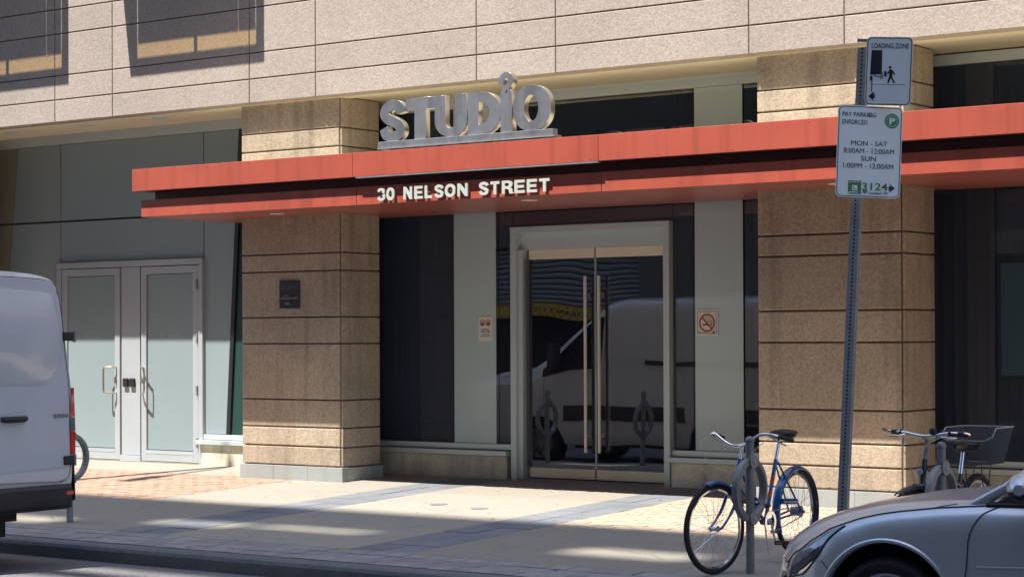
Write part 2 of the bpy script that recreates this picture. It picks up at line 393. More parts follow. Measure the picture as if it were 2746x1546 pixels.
for (x, y, dx, dy) in ((-14.9, 15.9, 1.3, .25), (-12.2, 13.2, .9, 1.1), (-9.6, 13.9, 1.2, -.5), (-11.9, 16.6, .9, .8)):
    p = [(x, y)]
    for k in range(9): p.append((p[-1][0] + dx / 9 + random.uniform(-.05, .05), p[-1][1] + dy / 9 + random.uniform(-.05, .05)))
    c_ = MB(); n = len(p); c_.add([(q[0], q[1] - .003, zs(q[1]) + .003) for q in p] + [(q[0], q[1] + .003, zs(q[1]) + .003) for q in p], [(i, i + 1, n + i + 1, n + i) for i in range(n - 1)])
    c_.build('crack', base_m, swo, fix=False)
# curb stones
cb = kind(empty('curb'), 'structure')
for i in range(16):
    x0 = -40 + i * 3.05; x1 = x0 + 3.044
    prof = [(12.13, -0.3), (12.13, 0.0), (12.03, -0.004), (11.985, -0.018), (11.968, -0.045), (11.95, -0.3)]
    MB().prism([(x0, p[0], p[1]) for p in prof], (x1 - x0, 0, 0)).build('curb_stone', curb_m, cb)
cf = kind(empty('far_curb'), 'structure')
for i in range(20): MB().box(-60 + i * 5, -55.006 + i * 5, 2.0, 2.15, -0.3, 0.012).build('curb_stone', curb_m, cf)

# ------------------------------------------------------------------ the apartment building
YP, YPB, YG, YC = 16.914, 17.555, 17.92, 16.775
bld = tag(empty('apartment_building', loc=(0, 0, 0)), 'pink and tan concrete clad building with red canopy, stone pillars and dark glass', 'building')
grooves = [0.343, 0.556, 0.768, 1.075, 1.697, 1.99, 2.50, 2.695, 3.20, 3.45, 3.857, 4.062, 4.398]
PILX = [(-23.03, -21.53), (-16.33, -14.83), (-9.63, -8.13), (-2.93, -1.43), (3.77, 5.27)]
for (a, b) in PILX:
    p = empty('pillar', bld)
    c = MB(); c.box(a + .02, b - .02, YP + .02, YPB - .02, 0.1, 4.40); c.build('core', reveal_m, p)
    for z0, z1 in zip(grooves, grooves[1:]):
        g = 0.008
        q = MB(); q.box(a, b - 0.035, YP, YP + 0.2, z0 + g, z1 - g); q.build('stone_panel', pil_m, p, bevel=0.008)
        q = MB(); q.box(b - 0.022, b, YP + 0.012, YPB, z0 + g, z1 - g); q.build('stone_panel', pil_m, p, bevel=0.006)
        q = MB(); q.box(a, a + 0.03, YP + 0.203, YPB, z0 + g, z1 - g); q.build('stone_panel', pil_m, p, bevel=0.006)
    for k in range(3):
        w = (b - a + 0.04) / 3
        q = MB(); q.box(a - .02 + k * w + (0.001 if k else 0), a - .02 + (k + 1) * w - 0.001, YP - 0.022, YP + 0.05, 0.02, 0.338); q.build('plinth_stone', plinth_m, p, bevel=0.003)
    q = MB(); q.box(b - 0.03, b + 0.02, YP + 0.052, YPB + .03, 0.02, 0.338); q.build('plinth_stone', plinth_m, p, bevel=0.003)
for (x0, x1) in ((-15.16, -14.93), (-9.10, -8.78)):
    n = 12; up_ = [(x0 + (x1 - x0) * i / n, YP - .001, .345 + random.uniform(.004, .022)) for i in range(n + 1)]; dn = [(x0 + (x1 - x0) * i / n, YP - .001, .337) for i in range(n + 1)]
    MB().prism(up_ + dn[::-1], (0, .0008, 0)).build('mortar_gap', brown_m, bld)
# cladding: joints alternate 1.0 and 2.22 m
vj = [-19.335, -18.315, -16.077, -15.08, -12.857, -11.857, -9.637, -8.642]
vj = [vj[0] - 3.24 * k + d for k in (3, 2, 1) for d in (-0.0, 1.02)] + vj + [-6.42, -5.42, -3.2, -2.2, 0.02, 1.02, 3.24]
hj = [4.40, 4.665, 4.958, 5.466, 5.767, 6.28, 6.58, 7.1, 7.4, 7.9, 8.3]
MB().box(vj[0], vj[-1], YC + 0.012, YC + 0.3, 4.402, 8.3).build('cladding_backing', reveal_m, bld)
for a, b in zip(vj, vj[1:]):
    for z0, z1 in zip(hj, hj[1:]):
        MB().box(a + .006, b - .006, YC, YC + 0.11, z0 + (.007 if z0 > 4.5 else 0), z1 - .007).build('cladding_panel', clad_m, bld, bevel=0.005, seg=1)
# soffit with a small step and its lights
MB().box(-26, 6, YC + 0.31, 18.3, 4.40, 4.5).build('soffit', soffit_m, bld)
MB().box(-26, 6, YC + 0.112, YC + 0.30, 4.385, 4.401).build('soffit_edge', soffit_m, bld)
for lx in (-19.35, -18.0, -20.7):
    MB().lathe((lx, 17.25, 4.399), (0, 0, -1), [(0, 0.10), (0.008, 0.095), (0.004, 0.08), (0.002, 0.0)], 24).build('soffit_light', alu_m, bld, smooth=True)
# upper storeys beyond the frame
MB().box(-60, 40, YC + 0.05, 34, 8.31, 30).build('upper_wall', upper_m, bld)
MB().box(-60, vj[0] - .01, YC + 0.05, 34, 0, 8.3).build('side_wall', clad_m, bld)
MB().box(vj[-1] + .01, 40, YC + 0.05, 34, 0, 8.3).build('side_wall', clad_m, bld)
for k in range(6):
    for i in range(10):
        x = -32 + i * 4.2; z = 9.6 + k * 3.2
        w = MB(); w.box(x, x + 2.2, YC + 0.03, YC + 0.06, z, z + 1.9); o = w.build('window', vanglass_m, bld)
        f = MB(); f.box(x - .05, x, YC, YC + .08, z - .05, z + 1.95).box(x + 2.2, x + 2.25, YC, YC + .08, z - .05, z + 1.95).box(x, x + 2.2, YC, YC + .08, z + 1.9, z + 1.95).box(x, x + 2.2, YC, YC + .08, z - .05, z); f.build('frame', alu_m, o)
# glazed screens standing off the upper wall (their shadows fall on the cladding)
for (a, b) in ((-18.20, -16.06), (-21.54, -19.30)):
    e = empty('glazed_screen', bld); y0 = 16.05; t = 0.05
    MB().box(a, b, y0, y0 + t, 6.54, 6.64).build('bottom_rail', alu_m, e)
    MB().box(a, a + .10, y0, y0 + t, 6.64, 8.2).build('post', alu_m, e)
    MB().box(b - .11, b, y0, y0 + t, 6.64, 8.2).build('post', alu_m, e)
    MB().box((a + b) / 2 - .02, (a + b) / 2 + .02, y0, y0 + t, 6.64, 6.92).build('mullion', alu_m, e)
    MB().box(a + .10, b - .11, y0 + .02, y0 + .03, 6.64, 6.92).build('pane', screen_m, e)
    MB().box(a + .118, b - .40, y0, y0 + .03, 6.92, 8.2).build('screen_panel', alu_m, e)
    MB().box(b - .388, b - .132, y0, y0 + .03, 6.92, 8.2).build('screen_panel', alu_m, e)
    MB().box(a - .015, a + .0, y0, YC, 6.54, 8.2).build('side_fin', alu_m, e)
    MB().box(b, b + .015, y0, YC, 7.6, 8.2).build('side_fin', alu_m, e)

# --- interior behind the glass
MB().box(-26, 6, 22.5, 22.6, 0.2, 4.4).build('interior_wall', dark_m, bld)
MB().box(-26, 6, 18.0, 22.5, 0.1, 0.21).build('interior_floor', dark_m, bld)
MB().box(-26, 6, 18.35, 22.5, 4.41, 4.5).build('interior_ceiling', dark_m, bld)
# --- left bay: frosted panels, tan spandrel, leaning dark mullion
kb = MB(); kb.box(-22.4, -20.6, YG + 0.03, YG + 0.05, 0.2, 4.28).box(-20.6, -17.92, YG + .03, YG + .05, 2.76, 4.28).box(-17.92, -16.5, YG + .03, YG + .05, .6, 4.28)
kb.build('pane_backing', gap_m, bld)
def pane(name, pts, m, t=0.02, y=YG):
    return MB().prism([(p[0], y, p[1]) for p in pts], (0, t, 0)).build(name, m, bld)
zh = 3.28
def lean_l(z): return -21.38 - (4.27 - z) * 0.115
def lean_r(z): return -17.29 - (4.27 - z) * 0.062
for z0, z1 in ((zh + .012, 4.275), (0.6, zh - .012)):
    pane('spandrel_panel', [(-22.6, z0), (lean_l(z0) - .008, z0), (lean_l(z1) - .008, z1), (-22.6, z1)], tanp_m)
    pane('frosted_pane', [(lean_l(z0) + .008, z0), (-20.548, z0), (-20.548, z1), (lean_l(z1) + .008, z1)], frost_m)
    pane('frosted_pane', [(-17.934, z0), (lean_r(z0) - .03, z0), (lean_r(z1) - .03, z1), (-17.934, z1)], frost_m)
    pane('dark_pane', [(lean_r(z0) + .03, z0), (-16.4, z0), (-16.4, z1), (lean_r(z1) + .03, z1)], green_m)
pane('frosted_pane', [(-20.532, zh + .012), (-17.95, zh + .012), (-17.95, 4.275), (-20.532, 4.275)], frost_m)
pane('frosted_pane', [(-20.532, 2.75), (-17.95, 2.75), (-17.95, zh - .012), (-20.532, zh - .012)], frost_m)
MB().prism([(lean_r(.6) - .03, YG - .03, .6), (lean_r(.6) + .03, YG - .03, .6), (lean_r(4.275) + .03, YG - .03, 4.275), (lean_r(4.275) - .03, YG - .03, 4.275)], (0, .07, 0)).build('leaning_mullion', gap_m, bld)
# head trims
MB().box(-22.6, -16.2, YG - 0.03, YG + .1, 4.28, 4.385).build('head_trim', alu_m, bld, bevel=.003)
MB().box(-22.6, -16.2, YG - 0.055, YG - .032, 4.37, 4.399).build('head_trim', alu_m, bld)
MB().box(-15.9, -8.9, YG - 0.03, YG + .1, 4.285, 4.385).build('head_trim', alu_m, bld, bevel=.003)
MB().box(-15.9, -8.9, YG - 0.055, YG - .032, 4.365, 4.399).build('head_trim', alu_m, bld)
MB().box(-8.8, 3.0, YG - 0.03, YG + .1, 4.285, 4.385).build('head_trim', alu_m, bld, bevel=.003)
# sills and low walls
for a, b in ((-17.96, -16.3), (-15.5, -13.24), (-11.22, -9.0), (-8.8, 3.0)):
    MB().box(a + (.02 if a < -17 or a == -11.22 else 0), b, YG - .03, YG + .08, 0.53, 0.592).build('sill_rail', alu_m, bld, bevel=.003)
    MB().box(a - (.02 if a < -17 else 0), b - .03, YG - .115, YG + .0, 0.47, 0.522).build('sill', alu_m, bld, bevel=.004)
    MB().box(a + .03, b - .05, YG - .07, YG + .2, 0.1, 0.465).build('low_wall', lowc_m, bld, bevel=.006)
MB().box(-24, -20.6, YG - .07, YG + .2, 0.1, 0.59).build('low_wall', lowc_m, bld, bevel=.006)

# --- stair doors, left bay
def frame_rect(x0, x1, z0, z1, y, yd, w, m, parent, name='frame', bottom=False):
    b = MB(); b.box(x0, x0 + w, y, y + yd, z0, z1 - w - .001).box(x1 - w, x1, y, y + yd, z0, z1 - w - .001)
    b.box(x0, x1, y - .001, y + yd, z1 - w, z1)
    if bottom: b.box(x0 + w, x1 - w, y + .001, y + yd, z0, z0 + w)
    return b.build(name, m, parent, bevel=.003, seg=1)
sd = empty('stair_door', bld)
frame_rect(-20.58, -17.93, 0.215, 2.742, YG - .045, .09, .075, stair_m, sd)
MB().box(-19.385, -19.05, YG - .02, YG + .06, .30, 2.66).build('door_mullion', stair_m, sd, bevel=.003)
MB().box(-19.40, -19.03, YG - .04, YG + .06, .215, .295).build('door_mullion', stair_m, sd, bevel=.003)
for (a, b, tx, tl, tr) in ((-20.49, -19.41, 'GF - STAIRS K & L', -20.21, -19.78), (-19.02, -18.02, 'GF - STAIRS J', -18.69, -18.335)):
    lf = frame_rect(a, b, .235, 2.655, YG - .03, .05, .09, stair_m, sd, 'door_leaf', True)
    MB().box(a + .09, b - .09, YG - .031, YG + .018, .326, .37).build('kick_rail', stair_m, sd)
    MB().box(a + .10, b - .10, YG - .008, YG + .004, .38, 2.555).build('frosted_glass', frost_m, sd)
    if 'J' in tx: text('lettering', tx, tl, tr, 1.762, 1.805, YG - .009, white_m, sd, .0006)
    else: text('lettering', 'G', tl - .0, tl + .03, 1.762, 1.805, YG - .009, white_m, sd, .0006); text('lettering', 'STAIRS K & L', tl + .12, tr, 1.762, 1.805, YG - .009, white_m, sd, .0006)
for (x0, sx) in ((-19.47, -1), (-18.99, 1)):
    x1 = x0 + sx * 0.03; y = YG - .035
    p = spline_pts([(x0, y, 1.40), (x0 + sx * .02, y - .05, 1.405), (x0 + sx * .10, y - .09, 1.40), (x0 + sx * .125, y - .095, 1.38), (x0 + sx * .13, y - .095, 1.24), (x0 + sx * .125, y - .095, 1.10), (x0 + sx * .10, y - .09, 1.08), (x0 + sx * .02, y - .05, 1.075), (x0, y, 1.08)], 4)
    MB().tube(p, .012, 8).build('pull_handle', steel_side, sd, smooth=True)
    MB().lathe((x0 + sx * .01, y + .005, 1.25), (0, -1, 0), [(0, .022), (.02, .02), (.022, 0)], 12).tube([(x0, y - .02, 1.28), (x0 + sx * .01, y - .02, 1.2)], .008).build('lock', galvd_m, sd)
for x0 in (-19.335, -19.215):
    MB().box(x0, x0 + .085, YG - .055, YG - .021, 1.155, 1.262).build('card_reader', black_m, sd, bevel=.008)
for z in (2.36, 1.70, 1.06, .42):
    MB().box(-18.03, -18.005, YG - .062, YG - .03, z, z + .12).build('hinge', galvd_m, sd)
MB().box(-20.6, -17.9, YG - .06, YG + .1, 0.19, 0.228).build('threshold', slab_m, sd)

# --- entrance bay glass
def gpane(x0, x1, z0, z1, y=YG): return MB().box(x0, x1, y, y + .012, z0, z1).build('glass_pane', glassa_m if x0 < -15 or x0 > -9.1 else glass_m, bld)
for a, b in ((-15.6, -14.07), (-14.06, -13.44), (-10.95, -10.365), (-10.355, -9.0)): gpane(a + .003, b - .003, .592, 4.285)
gpane(-13.432, -13.24, .592, 4.285); gpane(-11.20, -10.957, .592, 4.285); gpane(-13.232, -11.206, 2.95, 4.285)
for a, b in ((-14.055, -13.475), (-10.934, -10.371)):
    MB().box(a, b, YG - .004, YG - .001, .594, 4.283).build('pale_film', frost2_m, bld)
for x in (-14.06, -13.43, -13.14, -11.22, -10.94, -10.36): MB().box(x - .025, x + .025, YG + .05, YG + .14, .6, 4.28).build('glass_fin', gap_m, bld)
MB().box(-15.6, -9.0, YG + .03, YG + .05, 3.12, 3.35).build('spandrel', gap_m, bld)
# curtain behind the left pane and in the right bay
def curtain(x0, x1, y, z0, z1, n):
    b = MB(); N = n * 6; row0 = []; row1 = []
    for i in range(N + 1):
        x = x0 + (x1 - x0) * i / N; d = .05 * math.sin(2 * PI * i / 6 + .7 * math.sin(i * .37)); row0.append((x, y + d, z0)); row1.append((x, y + d, z1))
    b.grid([row0, row1]); return b.build('curtain', curtain_m, bld, smooth=True, fix=False)
curtain(-15.6, -14.1, 18.05, .6, 4.28, 12); curtain(-8.9, -7.75, 18.05, .6, 4.28, 10); curtain(-7.6, 2.5, 18.6, .6, 4.28, 50)
# --- entrance double door
ed = empty('entrance_door', bld)
frame_rect(-13.232, -11.206, .20, 2.945, YG - .07, .10, .072, alu_m, ed)
MB().box(-13.16, -11.28, YG + .02, YG + .08, 2.70, 2.872).build('transom', alu_m, ed, bevel=.003)
MB().box(-13.159, -13.10, YG - .03, YG + .08, .22, 2.70).build('jamb_cover', alu_m, ed, bevel=.003)
MB().box(-13.098, -13.075, YG + .0, YG + .09, .26, 2.60).build('jamb_cover', steel_m, ed)
YD = YG + .06
for (a, b) in ((-13.07, -12.212), (-12.192, -11.283)):
    MB().box(a, b, YD - .01, YD + .035, 2.595, 2.697).build('top_rail', alu2_m, ed, bevel=.003)
    MB().box(a, b, YD - .01, YD + .035, .245, .350).build('bottom_rail', alu2_m, ed, bevel=.003)
    MB().box(a, b, YD, YD + .012, .350, 2.595).build('door_glass', glassd_m, ed)
MB().box(-12.212, -12.206, YD - .004, YD + .018, .35, 2.595).build('door_edge', alu_m, ed)
MB().box(-12.198, -12.192, YD - .004, YD + .018, .35, 2.595).build('door_edge', alu_m, ed)
for x in (-12.285, -12.11):
    for yy, mm in ((YD - .075, alu3_m),):
        MB().tube([(x, yy, .535), (x, yy, 2.40)], .017, 10).build('pull_bar', mm, ed, smooth=True)
    for z in (.72, 2.20): MB().tube([(x, YD - .075, z), (x, YD, z)], .009, 8).lathe((x, YD, z), (0, -1, 0), [(0, .02), (.006, .02), (.006, 0)], 12).build('handle_bracket', steel_m, ed, smooth=True)
for x in (-12.285, -12.11):
    MB().tube([(x + .03, YD + .085, .535), (x + .03, YD + .085, 2.40)], .015, 10).build('inner_pull_bar', steel_m, ed, smooth=True)
MB().box(-13.16, -11.28, YG - .05, YG + .2, .20, .232).build('threshold', galvd_m, ed)
# right bay glass
gpane(-9.0, -7.69, .592, 4.285); gpane(-7.68, -5.2, .592, 4.285); gpane(-5.19, -2.6, .592, 4.285); gpane(-2.59, 3.0, .592, 4.285)
MB().box(-7.66, -5.6, 17.97, 17.99, 1.38, 2.42).build('reflection_board', teal_m, bld)  # board added to imitate the teal reflection in this glass
MB().box(-7.66, -5.6, 17.97, 17.99, 2.62, 3.1).build('reflection_board', curtain_m, bld)
MB().box(-7.70, -7.66, 18.2, 18.4, .6, 4.28).build('glass_fin', gap_m, bld)

# ------------------------------------------------------------------ canopy
YL, YU = 15.93, 15.85
can = empty('canopy', bld)
uj = [-16.99, -13.745, -10.72, -7.70, -4.68, -1.66, 1.4]
for a, b in zip(uj, uj[1:]):
    MB().box(a + .002, b - .002, YU, YU + .012, 3.395, 3.640).build('fascia_panel', red_m, can, bevel=.002, seg=1)
    MB().box(a + .002, b - .002, YU + .013, YU + .06, 3.60, 3.642).build('canopy_lip', red_m, can)
    MB().box(a + .002, b - .002, YU + .062, YG - .04, 3.56, 3.60).build('canopy_top', memb_m, can)
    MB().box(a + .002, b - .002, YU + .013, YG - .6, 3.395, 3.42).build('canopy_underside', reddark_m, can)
MB().box(-16.99, -16.978, YU + .013, YG - .06, 3.43, 3.598).build('end_panel', red_m, can)
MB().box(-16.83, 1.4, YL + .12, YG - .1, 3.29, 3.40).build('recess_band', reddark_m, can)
lj = [-16.93, -13.765, -10.74, -7.72, -4.7, -1.7, 1.4]
for a, b in zip(lj, lj[1:]):
    MB().box(a + .003, b - .003, YL, YL + .012, 3.113, 3.298).build('fascia_panel', red_m, can, bevel=.002, seg=1)
    MB().box(a + .003, b - .003, YL + .013, YG - .1, 3.113, 3.125).build('soffit_panel', redsof_m, can)
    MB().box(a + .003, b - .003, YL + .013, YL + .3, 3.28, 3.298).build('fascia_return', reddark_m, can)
MB().box(-16.93, -16.918, YL + .013, YG - .1, 3.127, 3.28).build('end_panel', red_m, can)
MB().box(-13.70, -10.72, YU - .004, YU + .05, 3.380, 3.392).build('drip_trim', galvd_m, can)
for a in [-16.93 + .765 * i for i in range(24)]:
    for z in (3.42, 3.615): MB().lathe((a, YU, z), (0, -1, 0), [(0, .007), (.003, .006), (.004, 0)], 8).build('rivet', red_m, can)
for lx, ly in ((-15.35, 16.45), (-11.95, 16.45), (-8.55, 16.45), (-5.2, 16.45)):
    MB().lathe((lx, ly, 3.112), (0, 0, -1), [(0, .085), (.006, .08), (.005, .06), (.004, 0)], 24).build('downlight', lamp_m, can, smooth=True)

# ------------------------------------------------------------------ STUDIO sign
sg = tag(empty('letter_sign', loc=(-13.42, YU + .05, 3.645)), 'brushed steel STUDIO letters standing on a bar above the red canopy', 'sign')
def ell(cx, cz, rx, rz, n=40, p=2.0):
    o = []
    for i in range(n):
        a = 2 * PI * i / n; c, s_ = math.cos(a), math.sin(a)
        o.append((cx + rx * math.copysign(abs(c) ** (2 / p), c), cz + rz * math.copysign(abs(s_) ** (2 / p), s_)))
    return o
def letter(nm, spl):
    me = shape_mesh(spl, 0.07, 0.0012); me.materials.append(steel_m); me.materials.append(steel_side)
    for v in me.vertices: v.co = (v.co.x, -v.co.z + .03, v.co.y + .09)
    me.update()
    for p in me.polygons:
        if abs(p.normal.y) < 0.8: p.material_index = 1
    o = link(nm, me, sg); return o
H = .412
letter('letter', [stroke([(.278, .278), (.262, .335), (.185, .362), (.095, .338), (.062, .275), (.11, .225), (.19, .19), (.262, .145), (.272, .09), (.225, .052), (.155, .047), (.085, .068), (.054, .132)], .104)])
letter('letter', [[(.345, H), (.715, H), (.715, H - .115), (.598, H - .115), (.598, 0), (.457, 0), (.457, H - .115), (.345, H - .115)]])
U1 = [(.717, H), (.717, .16)] + [(.918 + .201 * math.cos(a), .155 + .155 * math.sin(a)) for a in [PI + PI * i / 16 for i in range(17)]] + [(1.119, H), (.978, H), (.978, .15)] + \
     [(.913 + .065 * math.cos(a), .145 + .062 * math.sin(a)) for a in [-PI * i / 12 for i in range(1, 12)]] + [(.848, .15), (.848, H)]
letter('letter', [U1])
D1 = [(1.133, 0), (1.27, 0)] + [(1.30 + .235 * math.cos(a), H / 2 + H / 2 * math.sin(a)) for a in [-PI / 2 + PI * i / 20 for i in range(21)]] + [(1.133, H)]
D2 = [(1.262, .095), (1.262, H - .095)] + [(1.30 + .098 * math.cos(a), H / 2 + (H / 2 - .10) * math.sin(a)) for a in [PI / 2 - PI * i / 14 for i in range(15)]]
letter('letter', [D1, D2])
HK = stroke([(1.532, .462), (1.548, .525), (1.60, .553), (1.648, .528), (1.652, .485), (1.615, .438), (1.578, .395), (1.562, .33), (1.562, .0)], .058, 7)
letter('letter', [[(1.594, 0), (1.668, 0), (1.668, H - .01), (1.594, H - .01)]]); letter('letter_hook', [HK])
letter('letter', [ell(1.905, .213, .222, .217, 48, 2.25), ell(1.898, .213, .086, .128, 36, 2.1)])
MB().box(0, 1.03, -.03, .05, .03, .088).build('base_bar', steel_m, sg, bevel=.003)
MB().box(1.034, 2.17, -.03, .05, .03, .088).build('base_bar', steel_m, sg, bevel=.003)
MB().box(-.0, 2.2, -.045, .07, .012, .028).build('base_plate', galvd_m, sg)
for i in range(7): MB().box(.15 + i * .3, .2 + i * .3, -.02, .04, -.005, .012).build('foot', galvd_m, sg)

# ------------------------------------------------------------------ address lettering
ad = tag(empty('address_sign', loc=(-13.455, YL, 3.14)), 'white raised letters 30 NELSON STREET on the lower red fascia', 'sign')
px = [(195, 305), (320, 428), (550, 665), (693, 805), (830, 930), (958, 1075), (1093, 1228), (1255, 1385), (1525, 1650), (1672, 1785), (1815, 1950), (1970, 2095), (2122, 2245), (2272, 2395)]
def glyph(ch, w, h, t=.034):
    R = lambda x0, x1, z0, z1: [(x0, z0), (x1, z0), (x1, z1), (x0, z1)]
    if ch == 'E': return [[(0, 0), (w, 0), (w, .027), (t, .027), (t, h / 2 - .013), (w * .93, h / 2 - .013), (w * .93, h / 2 + .013), (t, h / 2 + .013), (t, h - .027), (w, h - .027), (w, h), (0, h)]]
    if ch == 'L': return [[(0, 0), (w, 0), (w, .028), (t, .028), (t, h), (0, h)]]
    if ch == 'T': return [[(w / 2 - t / 2, 0), (w / 2 + t / 2, 0), (w / 2 + t / 2, h - .028), (w, h - .028), (w, h), (0, h), (0, h - .028), (w / 2 - t / 2, h - .028)]]
    if ch == 'N': return [[(0, 0), (t * .9, 0), (t * .9, h * .60), (w - t * .95, 0), (w, 0), (w, h), (w - t * .9, h), (w - t * .9, h * .40), (t * .95, h), (0, h)]]
    if ch in 'O0': k = .033 if ch == 'O' else .031; return [ell(w / 2, h / 2, w / 2, h / 2 + .002, 36, 2.15), ell(w / 2, h / 2, w / 2 - k, h / 2 - .027, 30, 2.1)]
    if ch == 'S': return [stroke([(w * .86, h * .70), (w * .78, h * .83), (w * .5, h * .90), (w * .22, h * .83), (w * .17, h * .69), (w * .38, h * .56), (w * .66, h * .45), (w * .84, h * .31), (w * .77, h * .16), (w * .5, h * .10), (w * .22, h * .16), (w * .13, h * .31)], .029)]
    if ch == '3': return [stroke([(w * .15, h * .73), (w * .26, h * .86), (w * .50, h * .90), (w * .76, h * .84), (w * .78, h * .66), (w * .55, h * .535), (w * .40, h * .53)], .028) , stroke([(w * .40, h * .53), (w * .62, h * .515), (w * .84, h * .40), (w * .82, h * .20), (w * .52, h * .10), (w * .26, h * .14), (w * .13, h * .29)], .028)]
    if ch == 'R':
        o = [(0, 0), (t, 0), (t, h * .38), (w * .45, h * .38), (w * .62, h * .30), (w * .68, h * .05), (w * .72, 0), (w * 1.03, 0), (w * .98, h * .08), (w * .94, h * .33), (w * .78, h * .47), (w * .93, h * .58), (w * .97, h * .75), (w * .88, h * .93), (w * .62, h), (0, h)]
        return [o, [(t, h * .58), (t, h * .81), (w * .55, h * .81), (w * .64, h * .76), (w * .64, h * .63), (w * .55, h * .58)]]
for ch, (a, b) in zip('30NELSONSTREET', px):
    x0 = (a - 195) / 2200 * 2.145; x1 = (b - 195) / 2200 * 2.145; g = glyph(ch, x1 - x0, .127)
    lt = MB()
    for part in ([g] if ch != '3' else [[q] for q in g]):
        me = shape_mesh(part, .016, 0); lt.add([(v.co.x + x0, -v.co.z - .03, v.co.y) for v in me.vertices], [tuple(p.vertices) for p in me.polygons])
    o = lt.build('letter', white_m, ad)
    MB().tube([((x0 + x1) / 2, 0, .065), ((x0 + x1) / 2, -.028, .065)], .006, 6).build('stud', galvd_m, ad)

# ------------------------------------------------------------------ small wall signs
pq = tag(MB().box(-15.745, -15.44, YP - .012, YP - .001, 2.088, 2.40).build('plaque', plaque_m, bevel=.002), 'small black STUDIO builder plaque on the tan pillar left of the entrance', 'plaque')
yq = YP - .0125
text('lettering', 'STUDIO', -15.715, -15.475, 2.30, 2.345, yq, platd_m, pq, .0005, .02)
text('lettering', 'BUILT BY', -15.665, -15.60, 2.222, 2.235, yq, plat_m, pq, .0005, .02)
text('lettering', 'ASPEN RIDGE HOMES', -15.72, -15.475, 2.192, 2.212, yq, plat_m, pq, .0005, .03)
text('lettering', '2015', -15.66, -15.59, 2.13, 2.155, yq, plat_m, pq, .0005, .03)
def disc2(x, z, r0, r1, y, m, parent, name, sx=1.0, n=40):
    b = MB(); rows = [[(x + r * math.cos(2 * PI * i / n) * sx, y, z + r * math.sin(2 * PI * i / n)) for i in range(n + 1)] for r in (r0, r1)]
    b.grid(rows); return b.build(name, m, parent, fix=False)
def bar2(x0, z0, x1, z1, w, y, m, parent, name='bar'):
    d = Vector((x1 - x0, z1 - z0)).normalized() * w / 2
    return MB().add([(x0 - d.y, y, z0 + d.x), (x0 + d.y, y, z0 - d.x), (x1 + d.y, y, z1 - d.x), (x1 - d.y, y, z1 + d.x)], [(0, 1, 2, 3)]).build(name, m, parent, fix=False)
def poly2(pts, y, m, parent, name):
    return MB().add([(p[0], y, p[1]) for p in pts], [tuple(range(len(pts)))]).build(name, m, parent, fix=False)
ys_ = YG - .012
ns = tag(MB().box(-10.918, -10.660, ys_, ys_ + .007, 1.766, 2.028).build('no_smoking_sign', signc_m), 'square no smoking sign with red slashed circle on pale glass right of the doors', 'sign')
y1 = ys_ - .0015; cx, cz = -10.788, 1.893
disc2(cx, cz, .0, .094, y1, signc_m, ns, 'field'); disc2(cx, cz, .075, .094, y1 - .001, signr_m, ns, 'red_circle')
for a in ((-10.90, 2.008, -10.68, 2.008), (-10.90, 1.786, -10.68, 1.786), (-10.90, 1.786, -10.90, 2.008), (-10.68, 1.786, -10.68, 2.008)): bar2(*a, .005, y1, brown_m, ns, 'border_line')
bar2(cx - .055, cz - .018, cx + .03, cz - .018, .014, y1 - .0012, signb_m, ns, 'cigarette'); bar2(cx + .04, cz - .018, cx + .062, cz - .018, .014, y1 - .0012, platd_m, ns, 'cigarette')
sm = MB(); sm.tube([(p[0], y1 - .002, p[1]) for p in spline_pts([(cx - .005, cz + .065), (cx - .015, cz + .045), (cx + .0, cz + .03), (cx + .01, cz + .012), (cx + .045, cz + .01), (cx + .055, cz - .008)], 5)], .0022, 5)
sm.tube([(p[0], y1 - .002, p[1]) for p in spline_pts([(cx + .008, cz + .058), (cx + .028, cz + .045), (cx + .022, cz + .028), (cx + .05, cz + .022), (cx + .064, cz - .006)], 5)], .0022, 5); sm.build('smoke', signb_m, ns)
bar2(cx - .062, cz + .058, cx + .06, cz - .062, .018, y1 - .0024, signr_m, ns, 'slash')
bar2(-10.722, 1.80, -10.70, 1.80, .022, y1, platd_m, ns, 'emblem'); text('lettering', '© toronto', -10.89, -10.84, 1.796, 1.806, y1, platd_m, ns, .0004)
dg = tag(MB().box(-13.706, -13.521, ys_, ys_ + .007, 1.719, 1.981).build('dog_sign', signc_m), 'small cream no dog fouling notice on pale glass left of the entrance doors', 'sign')
for c in (-13.654, -13.575):
    disc2(c, 1.915, .027, .035, y1, signr_m, dg, 'red_circle')
    s_ = 1 if c < -13.6 else -1
    poly2([(c - .018, 1.895), (c - .012, 1.91), (c - .02, 1.918), (c - .012, 1.928), (c + .0, 1.918), (c + .016, 1.926), (c + .018, 1.912), (c + .014, 1.892), (c + .008, 1.892), (c + .006, 1.904), (c - .006, 1.904), (c - .01, 1.892)], y1 - .0006, signb_m, dg, 'dog')
    bar2(c - .022, 1.915 + .022 * s_ , c + .022, 1.915 - .022 * s_, .006, y1 - .0012, signr_m, dg, 'slash')
    bar2(c - .024, 1.894, c + .024, 1.894, .014, y1 - .0003, signr_m, dg, 'ground_band')
for tx, a, b, z0, z1 in (('NO DOG', -13.662, -13.567, 1.837, 1.853), ('POOP / PEE', -13.68, -13.548, 1.811, 1.828), ('WITHIN 10M', -13.664, -13.562, 1.786, 1.796), ('OF ENTRANCE', -13.676, -13.55, 1.765, 1.775)):
    text('lettering', tx, a, b, z0, z1, y1, signb_m, dg, .0004, .02)

